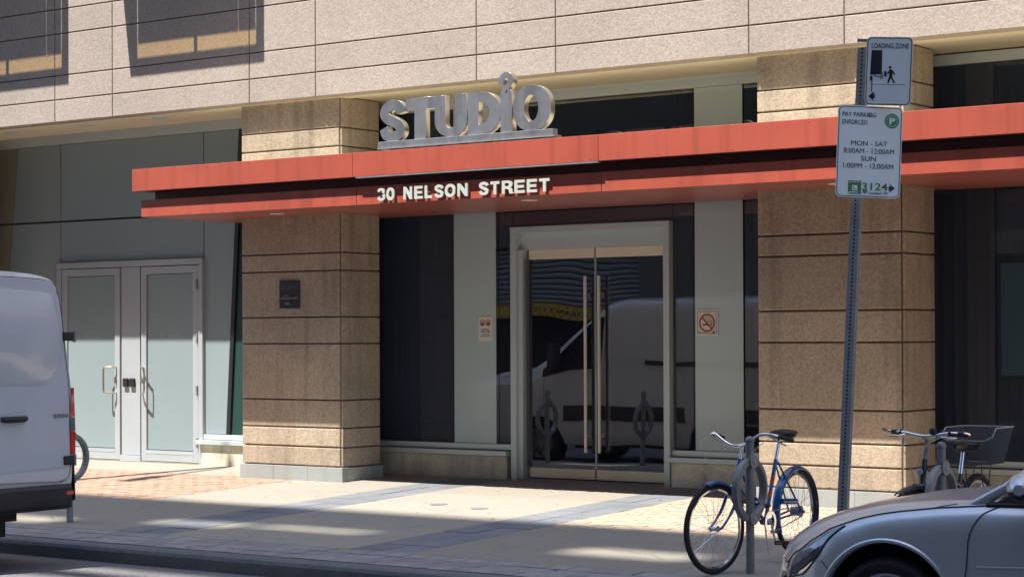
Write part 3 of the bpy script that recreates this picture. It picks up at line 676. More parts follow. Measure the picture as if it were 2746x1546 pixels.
# ------------------------------------------------------------------ bike racks (post and ring)
def rack(x, y, label, hz=1.0):
    g = zs(y); r = tag(empty('bike_rack', loc=(x, y, g)), label, 'bike rack', 'post and ring bike racks by the curb')
    b = MB(); b.tube([(0, 0, -.1), (0, 0, .955)], .031, 20); b.lathe((0, 0, .955), (0, 0, 1), [(-.01, .031), (0.0, .036), (.018, .033), (.034, .02), (.040, 0)], 20); b.build('post', galvd_m, r, smooth=True)
    b = MB(); n = 48; cz = .605; R0, R1 = .180, .230
    rows = []
    for i in range(n + 1):
        a = 2 * PI * i / n; rows.append([(dx, rr * math.sin(a), cz + rr * math.cos(a) * 1.02) for dx, rr in ((-.030, R0 + .006), (-.022, R1 - .006), (0, R1), (.022, R1 - .006), (.030, R0 + .006), (.018, R0), (-.018, R0), (-.030, R0 + .006))])
    b.grid(rows); b.build('ring', galvd_m, r, smooth=True)
    b = MB()
    for s_ in (1, -1):
        zc = cz + s_ * .205; b.prism([(.030, .055 * math.cos(2 * PI * k / 16), zc + .048 * math.sin(2 * PI * k / 16)) for k in range(16)], (.01, 0, 0))
    b.build('clamp_pad', galvd_m, r)
    for s_ in (1, -1):
        MB().lathe((.041, 0, cz + s_ * .205), (1, 0, 0), [(0, .014), (.006, .013), (.007, .005), (.003, 0)], 12).build('bolt', galv_m, r)
    return r
rack(-7.47, 12.987, 'grey post and ring bike rack in front of the blue bicycle')
rack(-5.98, 13.0, 'grey post and ring bike rack behind the silver car with a black bicycle')
rack(-14.82, 13.03, 'grey post and ring bike rack half hidden behind the white van')
rack(-16.36, 13.03, 'bike rack hidden by the white van, seen only mirrored in the left glass door')

# ------------------------------------------------------------------ bicycles
def rotz(p, c, a):
    x, y = p[0] - c[0], p[1] - c[1]; return (c[0] + x * math.cos(a) - y * math.sin(a), c[1] + x * math.sin(a) + y * math.cos(a), p[2])
def build_wheel(root, hub, r, ax, rim_m, name='wheel', tyre_r=.019, blk=tyre_m, a0=0):
    w = empty(name, root); h = Vector(hub); ax = Vector(ax).normalized()
    MB().ring(h, ax, r - tyre_r, tyre_r, 56, 8).build('tyre', blk, w, smooth=True)
    MB().ring(h, ax, r - tyre_r * 2 - .008, .012, 56, 6, flat=.9).build('rim', rim_m, w, smooth=True)
    u = Vector((0, 0, 1)); u = (u - ax * u.dot(ax)).normalized(); v = ax.cross(u); b = MB(); n = 32; Rr = r - tyre_r * 2 - .01
    for k in range(n):
        a = 2 * PI * k / n; s_ = 1 if k % 2 else -1; a2 = a + (0.9 if (k // 2) % 2 else -0.9)
        p0 = h + ax * (.028 * s_) + (u * math.cos(a2) + v * math.sin(a2)) * .022; p1 = h + (u * math.cos(a) + v * math.sin(a)) * Rr
        b.tube([p0, p1], .0014, 3, False)
    b.build('spokes', chrome_m, w)
    MB().lathe(h, ax, [(-.05, .006), (-.035, .006), (-.033, .022), (-.028, .022), (-.026, .014), (.026, .014), (.028, .022), (.033, .022), (.035, .006), (.05, .006)], 16).build('hub', chrome_m, w, smooth=True)
    return w
def fender(root, hub, R, ax, a0, a1, m, name='fender', w=.026, n=26):
    ax = Vector(ax).normalized(); u = Vector((0, 0, 1)); u = (u - ax * u.dot(ax)).normalized(); v = ax.cross(u); h = Vector(hub); rows = []
    for i in range(n + 1):
        a = a0 + (a1 - a0) * i / n; d = u * math.cos(a) + v * math.sin(a)
        rows.append([h + d * (R + dr) + ax * dx for dx, dr in ((-w, -.014), (-w * .8, .002), (-w * .35, .010), (0, .012), (w * .35, .010), (w * .8, .002), (w, -.014))])
    b = MB(); b.grid(rows); o = b.build(name, m, root, smooth=True, fix=False)
    s = o.modifiers.new('solid', 'SOLIDIFY'); s.thickness = .0015; return o

# blue step-through bicycle: local frame, x = across (right), y = backwards, origin at rear contact
def bike_root(x, y, yaw, label):
    r = tag(empty('bicycle', loc=(x, y, zs(y))), label, 'bicycle', 'bicycles locked to the racks'); r.rotation_euler = (0, 0, yaw); return r
B = bike_root(-7.665, 14.03, math.radians(1.5), 'blue step-through bicycle locked to the rack, with black saddle and swept chrome handlebar')
# forward is -Y local; u = distance forward; ground falls toward the curb
def L_(u, z, x=0.0): return (x, -u, z - SL * u * 0 )
dz = -0.045                                          # front wheel stands lower on the sloping paving
r = .33; hub_r = L_(0, r); ax0 = (1, 0, 0)
head_t = (0, -.885, .80 + dz * .6); head_b = (0, -.965, .615 + dz * .6); fhub = (0, -1.20, r + dz)
bb = (0, -.50, .285); st = (0, -.325, .745)
steer = math.radians(-11)
axis_c = head_b
def S_(p): return rotz(p, (head_b[0], head_b[1]), steer)
faxis = (math.cos(steer), math.sin(steer), 0)
build_wheel(B, hub_r, r, ax0, chrome_m); build_wheel(B, S_(fhub), r, faxis, chrome_m)
fender(B, hub_r, r + .008, ax0, -1.95, 2.0, blue_m, w=.036); 
fender(B, S_(fhub), r + .008, faxis, -1.15, .30, blue_m, w=.034)
T = MB()
T.tube([head_t, head_b], .018, 12).tube([bb, st], .0155, 12)
T.tube(spline_pts([(0, head_t[1] - .02, head_t[2] - .05), (0, -.72, .52), (0, -.56, .43), (0, -.455, .40)], 6), .0135, 10)
T.tube([(0, head_b[1] + .01, head_b[2] + .02), (0, bb[1], bb[2])], .0145, 10)
T.tube([(-.035, bb[1], bb[2]), (.035, bb[1], bb[2])], .023, 14)
for sx in (-1, 1):
    T.tube([(sx * .02, bb[1] + .04, bb[2]), (sx * .055, -.01, r)], .0085, 8)
    T.tube([(sx * .012, st[1] + .01, st[2] - .02), (sx * .055, -.01, r)], .0075, 8)
T.build('frame', blue_m, B, smooth=True)
for t0, t1 in ((.28, .40), (.5, .62), (.74, .80)):
    a, b_ = Vector(bb), Vector(st); MB().tube([a.lerp(b_, 1 - t0), a.lerp(b_, 1 - t1)], .0162, 12).build('decal', bikered_m, B, smooth=True)
a, b_ = Vector(head_t), Vector(head_b); MB().tube([a.lerp(b_, .35), a.lerp(b_, .75)], .0188, 12).build('decal', bikered_m, B, smooth=True)
for sx in (-1, 1):
    p = [S_((sx * .028, head_b[1] - .005, head_b[2] - .01)), S_((sx * .05, head_b[1] - .03, head_b[2] - .06)), S_((sx * .052, head_b[1] - .09, r + dz + .13)), S_((sx * .052, fhub[1] + .05, r + dz + .03)), S_((sx * .052, fhub[1], r + dz))]
    MB().tube(spline_pts(p, 5), [.012] * 12 + [.009] * 9, 8).build('fork_blade', blue_m, B, smooth=True)
MB().tube([S_((-.035, head_b[1] - .005, head_b[2] - .012)), S_((.035, head_b[1] - .005, head_b[2] - .012))], .016, 10).build('fork_crown', chrome_m, B, smooth=True)
# stem and handlebar
ht = Vector(head_t); up = (Vector(head_t) - Vector(head_b)).normalized(); cl = ht + up * .125
MB().tube([ht, cl], .0115, 10).tube([S_(cl), S_((cl.x, cl.y - .10, cl.z - .01))], .012, 10).build('stem', chrome_m, B, smooth=True)
c0 = (0, cl.y - .10, cl.z - .01)
hbz = c0[2]
def hb(sx): return [(0, c0[1], hbz), (sx * .05, c0[1] - .005, hbz), (sx * .12, c0[1] - .01, hbz + .03), (sx * .22, c0[1] + .0, hbz + .085), (sx * .30, c0[1] + .07, hbz + .08), (sx * .325, c0[1] + .20, hbz + .045)]
bar = [S_(p) for p in spline_pts(hb(-1)[::-1] + hb(1)[1:], 6)]
MB().tube(bar, .0112, 10).build('handlebar', chrome_m, B, smooth=True)
for sx in (-1, 1):
    p = [S_(q) for q in ((sx * .305, c0[1] + .085, hbz + .077), (sx * .33, c0[1] + .23, hbz + .037))]
    MB().tube(p, [.017, .0175], 10).build('grip', black_m, B, smooth=True)
    MB().tube([S_(q) for q in ((sx * .285, c0[1] + .04, hbz + .07), (sx * .288, c0[1] + .08, hbz + .045), (sx * .305, c0[1] + .19, hbz + .0))], [.010, .007, .005], 6).build('brake_lever', chrome_m, B, smooth=True)
    MB().tube([S_(q) for q in spline_pts([(sx * .285, c0[1] + .04, hbz + .07), (sx * .27, c0[1] - .10, hbz - .0), (sx * .15, c0[1] - .13, hbz - .14), (sx * .02, c0[1] - .07, hbz - .20), (0, head_b[1] - .03, head_b[2])], 6)], .0026, 5).build('brake_cable', cable_m, B, smooth=True)
# saddle
sp = Vector(st); su = (Vector(st) - Vector(bb)).normalized(); sc = sp + su * .155
MB().tube([sp, sc], .012, 10).build('seat_post', chrome_m, B, smooth=True)
def saddle(root, c, m, L=.27, W=.10):
    rows = []
    for i in range(11):
        t = i / 10; y = c[1] - .15 + t * L; w = interp(t, [(0, .014), (.12, .02), (.45, .035), (.75, W), (.92, W * .95), (1, W * .4)])
        zt = c[2] + .052 + .0 * t; rows.append([(c[0] + w * math.cos(a), y, zt + (.028 if math.sin(a) > 0 else .062) * (.6 + .4 * t) * math.sin(a) * (.7 if t < .05 or t > .95 else 1)) for a in [2 * PI * k / 14 for k in range(15)]])
    b = MB(); b.grid(rows); b.add(rows[0][:-1], [tuple(range(14))]); b.add(rows[-1][:-1], [tuple(range(14))]); b.build('saddle', m, root, smooth=True)
    MB().tube([(c[0] - .02, c[1] - .12, c[2] + .03), (c[0] - .025, c[1], c[2] + .005), (c[0] - .06, c[1] + .09, c[2] + .02)], .004, 6).tube([(c[0] + .02, c[1] - .12, c[2] + .03), (c[0] + .025, c[1], c[2] + .005), (c[0] + .06, c[1] + .09, c[2] + .02)], .004, 6).build('saddle_rail', chrome_m, root)
saddle(B, sc, leather_m, .285, .115)
# cranks, pedals, chain, guard, hub gear, lock, kickstand
MB().lathe((.045, bb[1], bb[2]), (1, 0, 0), [(-.002, .06), (-.002, .088), (.002, .088), (.002, .06)], 32).build('chainring', chrome_m, B)
MB().tube([(.048, bb[1], bb[2]), (.06, bb[1] + .05, bb[2] - .155)], .009, 8).build('crank', chrome_m, B, smooth=True)
MB().tube([(-.048, bb[1], bb[2]), (-.06, bb[1] - .05, bb[2] + .155)], .009, 8).build('crank', chrome_m, B, smooth=True)
for sx, py, pz in ((1, bb[1] + .05, bb[2] - .155), (-1, bb[1] - .05, bb[2] + .155)):
    x0, x1 = (sx * .07, sx * .16); MB().box(min(x0, x1), max(x0, x1), py - .04, py + .04, pz - .014, pz + .014).build('pedal', black_m, B, bevel=.004)
    MB().box(min(x0, x1) + .02, max(x0, x1) - .02, py - .043, py - .0405, pz - .007, pz + .007).build('pedal_reflector', orange_m, B)
MB().tube([(.045, bb[1], bb[2] + .085), (.045, 0, r + .04)], .004, 5).tube([(.045, bb[1], bb[2] - .085), (.045, 0, r - .04)], .004, 5).build('chain', galvd_m, B)
MB().tube([(.05, -.33, r + .10), (.05, -.10, r + .085)], .022, 10).build('chain_guard', blue_m, B, smooth=True)
MB().lathe(hub_r, (1, 0, 0), [(-.045, .012), (-.035, .034), (.03, .034), (.04, .045), (.046, .045), (.05, .012), (.075, .01)], 20).build('gear_hub', galvd_m, B, smooth=True)
UL = tag(empty('bicycle_lock', loc=B.location), 'black shackle lock round the post and the blue bicycle frame', 'bicycle lock'); UL.rotation_euler = B.rotation_euler
MB().tube(spline_pts([(.02, -.62, .40), (.12, -.66, .42), (.19, -.80, .44), (.19, -.88, .45), (.10, -.92, .46), (0, -.90, .46)], 6), .009, 8).build('shackle', black_m, UL, smooth=True)
MB().tube([(-.05, -.62, .41), (.07, -.66, .43)], .018, 10).build('lock_body', black_m, UL, smooth=True)
MB().tube([(-.03, bb[1] + .05, bb[2] - .02), (-.09, bb[1] + .22, .02)], .007, 6).build('kickstand', chrome_m, B, smooth=True)
MB().box(.0, .03, -.08, -.02, .62, .66).build('pump_bracket', galvd_m, B)

# black bicycle with wire basket behind the car
K = bike_root(-6.12, 13.90, math.radians(2.0), 'black bicycle with wire rear basket behind the silver car')
r = .345; hub_r = (0, 0, r); head_t = (0, -.93, .88 + dz); head_b = (0, -.985, .71 + dz); fhub = (0, -1.08, r + dz); bb = (0, -.43, .29); st = (0, -.30, .70)
steer = math.radians(-14); faxis = (math.cos(steer), math.sin(steer), 0)
build_wheel(K, hub_r, r, ax0, cream_m, tyre_r=.024); build_wheel(K, S_(fhub), r, faxis, cream_m, tyre_r=.024)
fender(K, S_(fhub), r + .01, faxis, -1.2, .5, bikeblk_m, w=.03)
T = MB(); T.tube([head_t, head_b], .021, 12).tube([bb, st], .017, 12).tube([(0, head_t[1], head_t[2] - .05), (0, st[1], st[2] - .08)], .018, 10).tube([(0, head_b[1], head_b[2] + .03), bb], .02, 10)
for sx in (-1, 1): T.tube([(sx * .03, bb[1] + .04, bb[2]), (sx * .06, 0, r)], .010, 8).tube([(sx * .015, st[1], st[2] - .04), (sx * .06, 0, r)], .009, 8)
T.build('frame', bikeblk_m, K, smooth=True)
for sx in (-1, 1): MB().tube([S_((sx * .05, head_b[1] - .01, head_b[2] + .0)), S_((sx * .055, head_b[1] - .04, head_b[2] - .16)), S_((sx * .055, fhub[1], fhub[2]))], [.019, .017, .012], 10).build('fork_blade', bikeblk_m, K, smooth=True)
MB().tube([S_((-.06, head_b[1] - .01, head_b[2] - .01)), S_((.06, head_b[1] - .01, head_b[2] - .01))], .02, 10).build('fork_crown', bikeblk_m, K, smooth=True)
MB().lathe(S_((0, head_b[1] - .02, head_b[2] + .09)), (0.2, -1, .2), [(0, .022), (.004, .018), (.004, .014), (.002, 0)], 20).build('head_badge', galv_m, K)
cl = Vector((0, head_t[1] + .04, head_t[2] + .13)); c0 = (0, cl.y - .06, cl.z + .03)
MB().tube([head_t, cl, c0], .015, 10).build('stem', galvd_m, K, smooth=True)
def hb2(sx): return [(0, c0[1], c0[2]), (sx * .10, c0[1], c0[2] + .01), (sx * .20, c0[1] + .01, c0[2] + .025), (sx * .31, c0[1] + .06, c0[2] + .02)]
MB().tube([S_(p) for p in spline_pts(hb2(-1)[::-1] + hb2(1)[1:], 5)], .0125, 10).build('handlebar', chrome_m, K, smooth=True)
for sx in (-1, 1):
    MB().tube([S_((sx * .19, c0[1] + .01, c0[2] + .024)), S_((sx * .32, c0[1] + .065, c0[2] + .02))], .0175, 10).build('grip', black_m, K, smooth=True)
    MB().tube([S_((sx * .32, c0[1] + .065, c0[2] + .02)), S_((sx * .335, c0[1] + .03, c0[2] + .03)), S_((sx * .34, c0[1] - .03, c0[2] + .04))], .0105, 8).build('bar_end', chrome_m, K, smooth=True)
    MB().tube([S_((sx * .16, c0[1] - .01, c0[2] + .01)), S_((sx * .18, c0[1] - .05, c0[2] + .0)), S_((sx * .29, c0[1] - .03, c0[2] - .005))], .006, 6).build('brake_lever', chrome_m, K, smooth=True)
    MB().tube([S_(q) for q in spline_pts([(sx * .16, c0[1] - .03, c0[2]), (sx * .10, c0[1] - .12, c0[2] - .06), (sx * .03, c0[1] - .12, c0[2] - .2), (sx * .03, head_b[1] - .03, head_b[2] - .03)], 6)], .0028, 5).build('brake_cable', cable_m, K, smooth=True)
MB().lathe(S_((.07, c0[1], c0[2] + .02)), (0, 0, 1), [(0, .022), (.02, .027), (.035, .022), (.042, 0)], 16).build('bell', black_m, K, smooth=True)
sp = Vector(st); sc = sp + (Vector(st) - Vector(bb)).normalized() * .20
sc = sc + Vector((0, -.01, -.035)); MB().tube([sp, sc], .0145, 10).build('seat_post', chrome_m, K, smooth=True); saddle(K, sc, leather_m, .27, .105)
MB().tube([(.04, bb[1], bb[2]), (.06, bb[1] + .1, bb[2] - .13)], .009, 8).build('crank', galvd_m, K); MB().tube([(-.04, bb[1], bb[2]), (-.06, bb[1] - .1, bb[2] + .13)], .009, 8).build('crank', galvd_m, K)
RK = MB()
for sx in (-.06, .06): RK.tube([(sx, -.20, .755), (sx, .20, .755)], .006, 6).tube([(sx * 1.1, 0, r), (sx, .12, .755)], .005, 6).tube([(sx * 1.1, 0, r), (sx, -.06, .755)], .005, 6)
for y in (-.15, 0, .15): RK.tube([(-.06, y, .757), (.06, y, .757)], .004, 6)
RK.build('rear_rack', bikeblk_m, K)
bk = empty('basket', K)
zb, zt = .76, 1.0; xb, xt = .14, .19; ya, yb_ = -.15, .17; ya2, yb2 = -.20, .24
rim = [(-xt, ya2, zt - .04), (-xt * .7, ya2, zt - .07), (xt * .7, ya2, zt - .07), (xt, ya2 + .02, zt - .04), (xt, ya2 + .10, zt + .02), (xt, yb2, zt + .02), (-xt, yb2, zt + .02), (-xt, ya2 + .10, zt + .02), (-xt, ya2, zt - .04)]
MB().tube(rim, .0045, 6).build('rim_wire', galv_m, bk)
W = MB()
def wall(p0, p1, q0, q1, n, m_):
    for i in range(n + 1):
        t = i / n; W.tube([Vector(p0).lerp(Vector(p1), t), Vector(q0).lerp(Vector(q1), t)], .0018, 3, False)
    for i in range(m_ + 1):
        t = i / m_; W.tube([Vector(p0).lerp(Vector(q0), t), Vector(p1).lerp(Vector(q1), t)], .0018, 3, False)
wall((-xb, ya, zb), (xb, ya, zb), (-xt, ya2, zt - .06), (xt, ya2, zt - .06), 26, 16)
wall((-xb, yb_, zb), (xb, yb_, zb), (-xt, yb2, zt + .02), (xt, yb2, zt + .02), 26, 20)
for sx in (-1, 1): wall((sx * xb, ya, zb), (sx * xb, yb_, zb), (sx * xt, ya2, zt), (sx * xt, yb2, zt + .02), 40, 18)
wall((-xb, ya, zb), (xb, ya, zb), (-xb, yb_, zb), (xb, yb_, zb), 22, 36)
W.build('wire_mesh', mat('dark_wire', (0.10, 0.10, 0.11), 0.5), bk)

# ------------------------------------------------------------------ sign post with two signs
PX, PY = -6.525, 12.55; lean = math.atan2(.205, 3.65)
post = tag(empty('sign_post', loc=(PX, PY, zs(PY))), 'leaning perforated steel sign post with loading and parking signs, behind the silver car', 'sign post')
post.rotation_euler = (0, lean, math.radians(0))
Zt = 3.68; rt = empty('post', post); rt.rotation_euler = (0, 0, math.radians(12))
hw = .033
MB().prism([(-hw, -hw, -.2), (hw, -hw, -.2), (hw, -hw + .004, -.2), (.012, -hw + .004, -.2), (.012, .018, -.2), (-.012, .018, -.2), (-.012, -hw + .004, -.2), (-hw, -hw + .004, -.2)], (0, 0, Zt + .2)).box(-hw, -hw + .003, -hw + .004, hw, -.2, Zt).box(hw - .003, hw, -hw + .004, hw, -.2, Zt).build('square_tube', galv_m, rt)
hl = MB()
for i in range(140):
    z = .03 + i * .0262
    hl.add([(.0075 * math.cos(a), -hw - .0012, z + .0075 * math.sin(a)) for a in [2 * PI * k / 8 for k in range(8)]], [tuple(range(8))])
    hl.add([(hw + .0012, .007 * math.cos(a), z + .007 * math.sin(a)) for a in [2 * PI * k / 8 for k in range(8)]], [tuple(range(8))])
hl.build('bolt_holes', gap_m, rt, fix=False)
def rrect(w, h, rr, n=6):
    o = []
    for cx, cz, a0 in ((w / 2 - rr, h / 2 - rr, 0), (-w / 2 + rr, h / 2 - rr, PI / 2), (-w / 2 + rr, -h / 2 + rr, PI), (w / 2 - rr, -h / 2 + rr, 1.5 * PI)):
        o += [(cx + rr * math.cos(a0 + PI / 2 * k / n), cz + rr * math.sin(a0 + PI / 2 * k / n)) for k in range(n + 1)]
    return o
def plate(name, w, h, parent):
    MB().prism([(p[0], 0, p[1]) for p in rrect(w, h, .035)], (0, .003, 0)).build('plate', signw_m, parent)
    b = MB(); o = rrect(w - .012, h - .012, .031); i = rrect(w - .022, h - .022, .027); n = len(o)
    b.add([(p[0], -.0012, p[1]) for p in o] + [(p[0], -.0012, p[1]) for p in i], [(k, (k + 1) % n, n + (k + 1) % n, n + k) for k in range(n)]); b.build('border_line', signb_m, parent, fix=False)
# parking sign: faces oncoming traffic
nyaw = math.atan2(.76, .65)
s1 = empty('parking_sign', post, (.113, -.075, 2.975)); s1.rotation_euler = (0, math.radians(-.6), math.radians(46)); w, h = .452, .612
plate('p', w, h, s1); f = -.0015
text('lettering', 'PAY PARKING', -.195, .04, .232, .262, f, signb_m, s1, .0004, 0); text('lettering', 'ENFORCED', -.195, -.02, .18, .212, f, signb_m, s1, .0004, 0)
text('lettering', 'MON - SAT', -.128, .125, .04, .072, f, signb_m, s1, .0004, 0); text('lettering', '8:00AM - 12:00AM', -.178, .175, -.012, .022, f, signb_m, s1, .0004, 0)
text('lettering', 'SUN', -.056, .048, -.062, -.03, f, signb_m, s1, .0004, .003); text('lettering', '1:00PM - 12:00AM', -.178, .172, -.112, -.078, f, signb_m, s1, .0004, 0)
disc2(.152, .212, 0, .05, f, signg_m, s1, 'green_disc'); disc2(.152, .212, .036, .038, f - .0008, signw_m, s1, 'disc_ring'); text('lettering', 'P', .132, .174, .190, .234, f - .0012, signw_m, s1, .0004, .05)
poly2([(-.14, -.285), (-.048, -.285), (-.048, -.195), (-.14, -.195)], f, signdg_m, s1, 'sticker'); poly2([(-.112, -.262), (-.075, -.262), (-.075, -.225), (-.112, -.225)], f - .0008, signw_m, s1, 'sticker_symbol')
text('lettering', 'MOBILE PAY', -.135, -.053, -.208, -.199, f - .001, signw_m, s1, .0003, .02); text('lettering', 'greenp', -.136, -.07, -.282, -.268, f - .001, signw_m, s1, .0003, .02)
MB().tube([(-.103, f - .001, -.232), (-.102, f - .001, -.246), (-.093, f - .001, -.254), (-.085, f - .001, -.250)], .003, 5).build('sticker_phone', signdg_m, s1)
text('lettering', '3124', -.042, .138, -.257, -.207, f, signdg_m, s1, .0004, .012); text('lettering', 'Location ID', .008, .138, -.283, -.265, f, signb_m, s1, .0004, .01)
poly2([(.146, -.205), (.188, -.238), (.150, -.268), (.156, -.25), (.142, -.258), (.147, -.24), (.140, -.232), (.156, -.226)], f - .0005, signb_m, s1, 'arrow')
for z, x in ((.247, -.0), (-.262, -.018)): MB().lathe((x, -.001, z), (0, -1, 0), [(0, .016), (.005, .014), (.007, .006), (.004, 0)], 14).build('bolt', galvd_m, s1)
# loading zone sign on a side bracket, faces the camera side
s2 = empty('loading_sign', post, (.213, -.04, 3.515)); s2.rotation_euler = (0, math.radians(-.3), math.radians(24)); w, h = .306, .458
plate('l', w, h, s2)
text('lettering', 'LOADING ZONE', -.118, .126, .152, .186, f, signb_m, s2, .0004, 0)
poly2([(-.118, .14), (-.048, .14), (-.045, -.02), (-.122, -.025)], f, signb_m, s2, 'truck_box')
poly2([(-.122, -.028), (-.108, -.035), (-.108, -.055), (-.122, -.07)], f, signb_m, s2, 'truck_wheel')
for a in ((-.10, -.03, -.05, -.04, .006), (-.05, -.01, -.05, -.055, .005), (-.04, -.01, -.04, -.055, .004), (-.04, -.032, -.01, -.032, .004), (-.108, -.035, -.108, -.14, .006), (-.115, -.088, .112, -.088, .003)): bar2(*a, f, signb_m, s2, 'line')
poly2([(-.03, 0), (-.014, 0), (-.014, -.03), (-.03, -.03)], f, signb_m, s2, 'parcel')
disc2(.008, .026, 0, .009, f, signb_m, s2, 'head', n=14)
poly2([(-.012, -.012), (.0, .0), (.004, .014), (.02, .012), (.040, -.012), (.042, -.025), (.034, -.025), (.026, -.008), (.024, -.035), (.045, -.078), (.034, -.08), (.016, -.045), (.002, -.08), (-.008, -.078), (.004, -.035), (.004, -.012), (-.008, -.02)], f, signb_m, s2, 'walking_figure')
poly2([(-.128, -.168), (-.09, -.135), (-.096, -.158), (-.082, -.150), (-.086, -.166), (-.082, -.184), (-.096, -.178), (-.092, -.20)], f, signb_m, s2, 'arrow')
for z in (.205, -.200):
    MB().box(-.215, -.045, .004, .020, z - .010, z + .010).box(-.215, -.21, -.002, .05, z - .014, z + .014).build('bracket', galvd_m, s2, bevel=.003)

# ------------------------------------------------------------------ lofted vehicle bodies
class Body:
    """surface P(s,t): s metres from the nose, t 0 (centre top) .. 1 (lower edge) on one side"""
    def __init__(b, sec, arches, sill, side): b.sec = sec; b.arches = arches; b.sill = sill; b.side = side
    def P(b, s, t, off=0.0):
        q = b.pt(s, t)
        if not off: return q
        e = .01; du = Vector(b.pt(s + e, t)) - Vector(b.pt(s - e, t)); dv = Vector(b.pt(s, min(t + e, 1))) - Vector(b.pt(s, max(t - e, 0)))
        n = du.cross(dv).normalized()
        if n.y * b.side < 0 and abs(n.y) > abs(n.z): n = -n
        if n.z < 0 and abs(n.z) >= abs(n.y): n = -n
        return tuple(Vector(q) + n * off)
    def pt(b, s, t):
        pts = b.sec(s); n = len(pts) - 1; i = min(int(t * n), n - 1); f = t * n - i
        p0, p1, p2, p3 = pts[max(i - 1, 0)], pts[i], pts[i + 1], pts[min(i + 2, n)]
        def cr(k): return 0.5 * (2 * p1[k] + (-p0[k] + p2[k]) * f + (2 * p0[k] - 5 * p1[k] + 4 * p2[k] - p3[k]) * f * f + (-p0[k] + 3 * p1[k] - 3 * p2[k] + p3[k]) * f ** 3)
        x, y, z = cr(0), cr(1), cr(2)
        for (c, R, zc) in b.arches:
            d = abs(x - c)
            if d < R and y > .55: z = max(z, zc + math.sqrt(R * R - d * d)) if t > .5 else z
        return (x, y * b.side, z)
def stations(lo, hi, step, arches):
    s = lo; o = []
    while s < hi: o.append(s); s += step
    o.append(hi); return o

# ---- silver car.  local: x backwards from nose, y to its own left (towards the camera = +), z above road
# world = (CX + x, CY - y, z)
CX, CY, CZ = -5.95, 11.01, -.102
car = tag(empty('silver_car', loc=(CX, CY, CZ)), 'silver sedan parked at the curb, nose pointing left at the right edge', 'car'); car.scale = (1, -1, 1)
ARC = [(.975, .405, .345), (3.69, .405, .345)]
zc_T = [(0, .46), (.03, .60), (.08, .685), (.15, .745), (.25, .80), (.40, .855), (.60, .91), (.90, .965), (1.10, .985), (1.4, 1.0), (4.3, 1.04), (4.55, 1.0), (4.64, .80), (4.68, .5)]
zs_T = [(0, .44), (.05, .55), (.15, .655), (.30, .72), (.5, .79), (.75, .850), (1.0, .893), (1.25, .925), (1.5, .945), (2.5, .965), (4.2, .99), (4.5, .95), (4.64, .76), (4.68, .48)]
w_T = [(0, .55), (.04, .67), (.10, .745), (.2, .81), (.35, .86), (.55, .892), (.8, .91), (3.8, .91), (4.3, .87), (4.55, .80), (4.68, .60)]
sill_T = [(0, .22), (.1, .19), (.5, .17), (.9, .2), (4.0, .2), (4.68, .3)]
def sec_car(s):
    zc, z_, w_, sl_ = interp(s, zc_T), interp(s, zs_T), interp(s, w_T), interp(s, sill_T)
    sw = interp(s, [(0, .30), (.2, .26), (.5, .12), (.9, 0), (4, 0), (4.68, -.25)])
    m = (z_ + sl_) / 2
    def X(y): return s + sw * (y / .91) ** 2
    pts = [(0, zc), (w_ * .35, zc - .006), (w_ * .66, zc - .02), (w_ * .80, (zc + z_) / 2 + .010), (w_ - .115, z_ + .022), (w_ - .075, z_), (w_ - .035, z_ - .045), (w_ - .012, z_ - .12), (w_ - .004, m + .08), (w_, m), (w_ - .012, m - .06), (w_ - .02, sl_ + .12), (w_ - .03, sl_ + .05), (w_ - .05, sl_)]
    return [(X(y), y, z) for y, z in pts]
def car_body():
    for side in (1, -1):
        Bd = Body(sec_car, ARC, .2, side)
        ss = stations(0, 4.68, .035, ARC); rows = [[Bd.P(s, k / 39) for k in range(40)] for s in ss]
        m = MB(); m.grid(rows); o = m.build('body_side', car_m, car, smooth=True); 
    return Body(sec_car, ARC, .2, 1)
Bc = car_body()
MB().box(.25, 4.5, -.72, .72, .18, .5).build('underbody', black_m, car)
for (c, R, zc) in ARC:
    for side in (1, -1):
        b = MB(); n = 24; y0, y1 = side * .55, side * .885
        b.grid([[(c + (R - .002) * math.cos(a), yv, zc + (R - .002) * math.sin(a)) for yv in (y0, y1)] for a in [PI * k / n for k in range(n + 1)]])
        b.add([(c + R * math.cos(a), y0, zc + R * math.sin(a)) for a in [PI * k / n for k in range(n + 1)]] + [(c - R, y0, .2), (c + R, y0, .2)], [tuple(range(n + 1)) + (n + 1, n + 2)])
        b.build('wheel_liner', black_m, car, fix=False)
        # rolled arch lip
        m = MB(); m.grid([[(c + (R + q) * math.cos(a), side * yy_, zc + (R + q) * math.sin(a)) for q, yy_ in ((-.014, .86), (-.014, .903), (-.009, .910), (.004, .911), (.012, .903))] for a in [-.15 + (PI + .3) * k / 40 for k in range(41)]]); m.build('arch_lip', car_m, car, smooth=True)
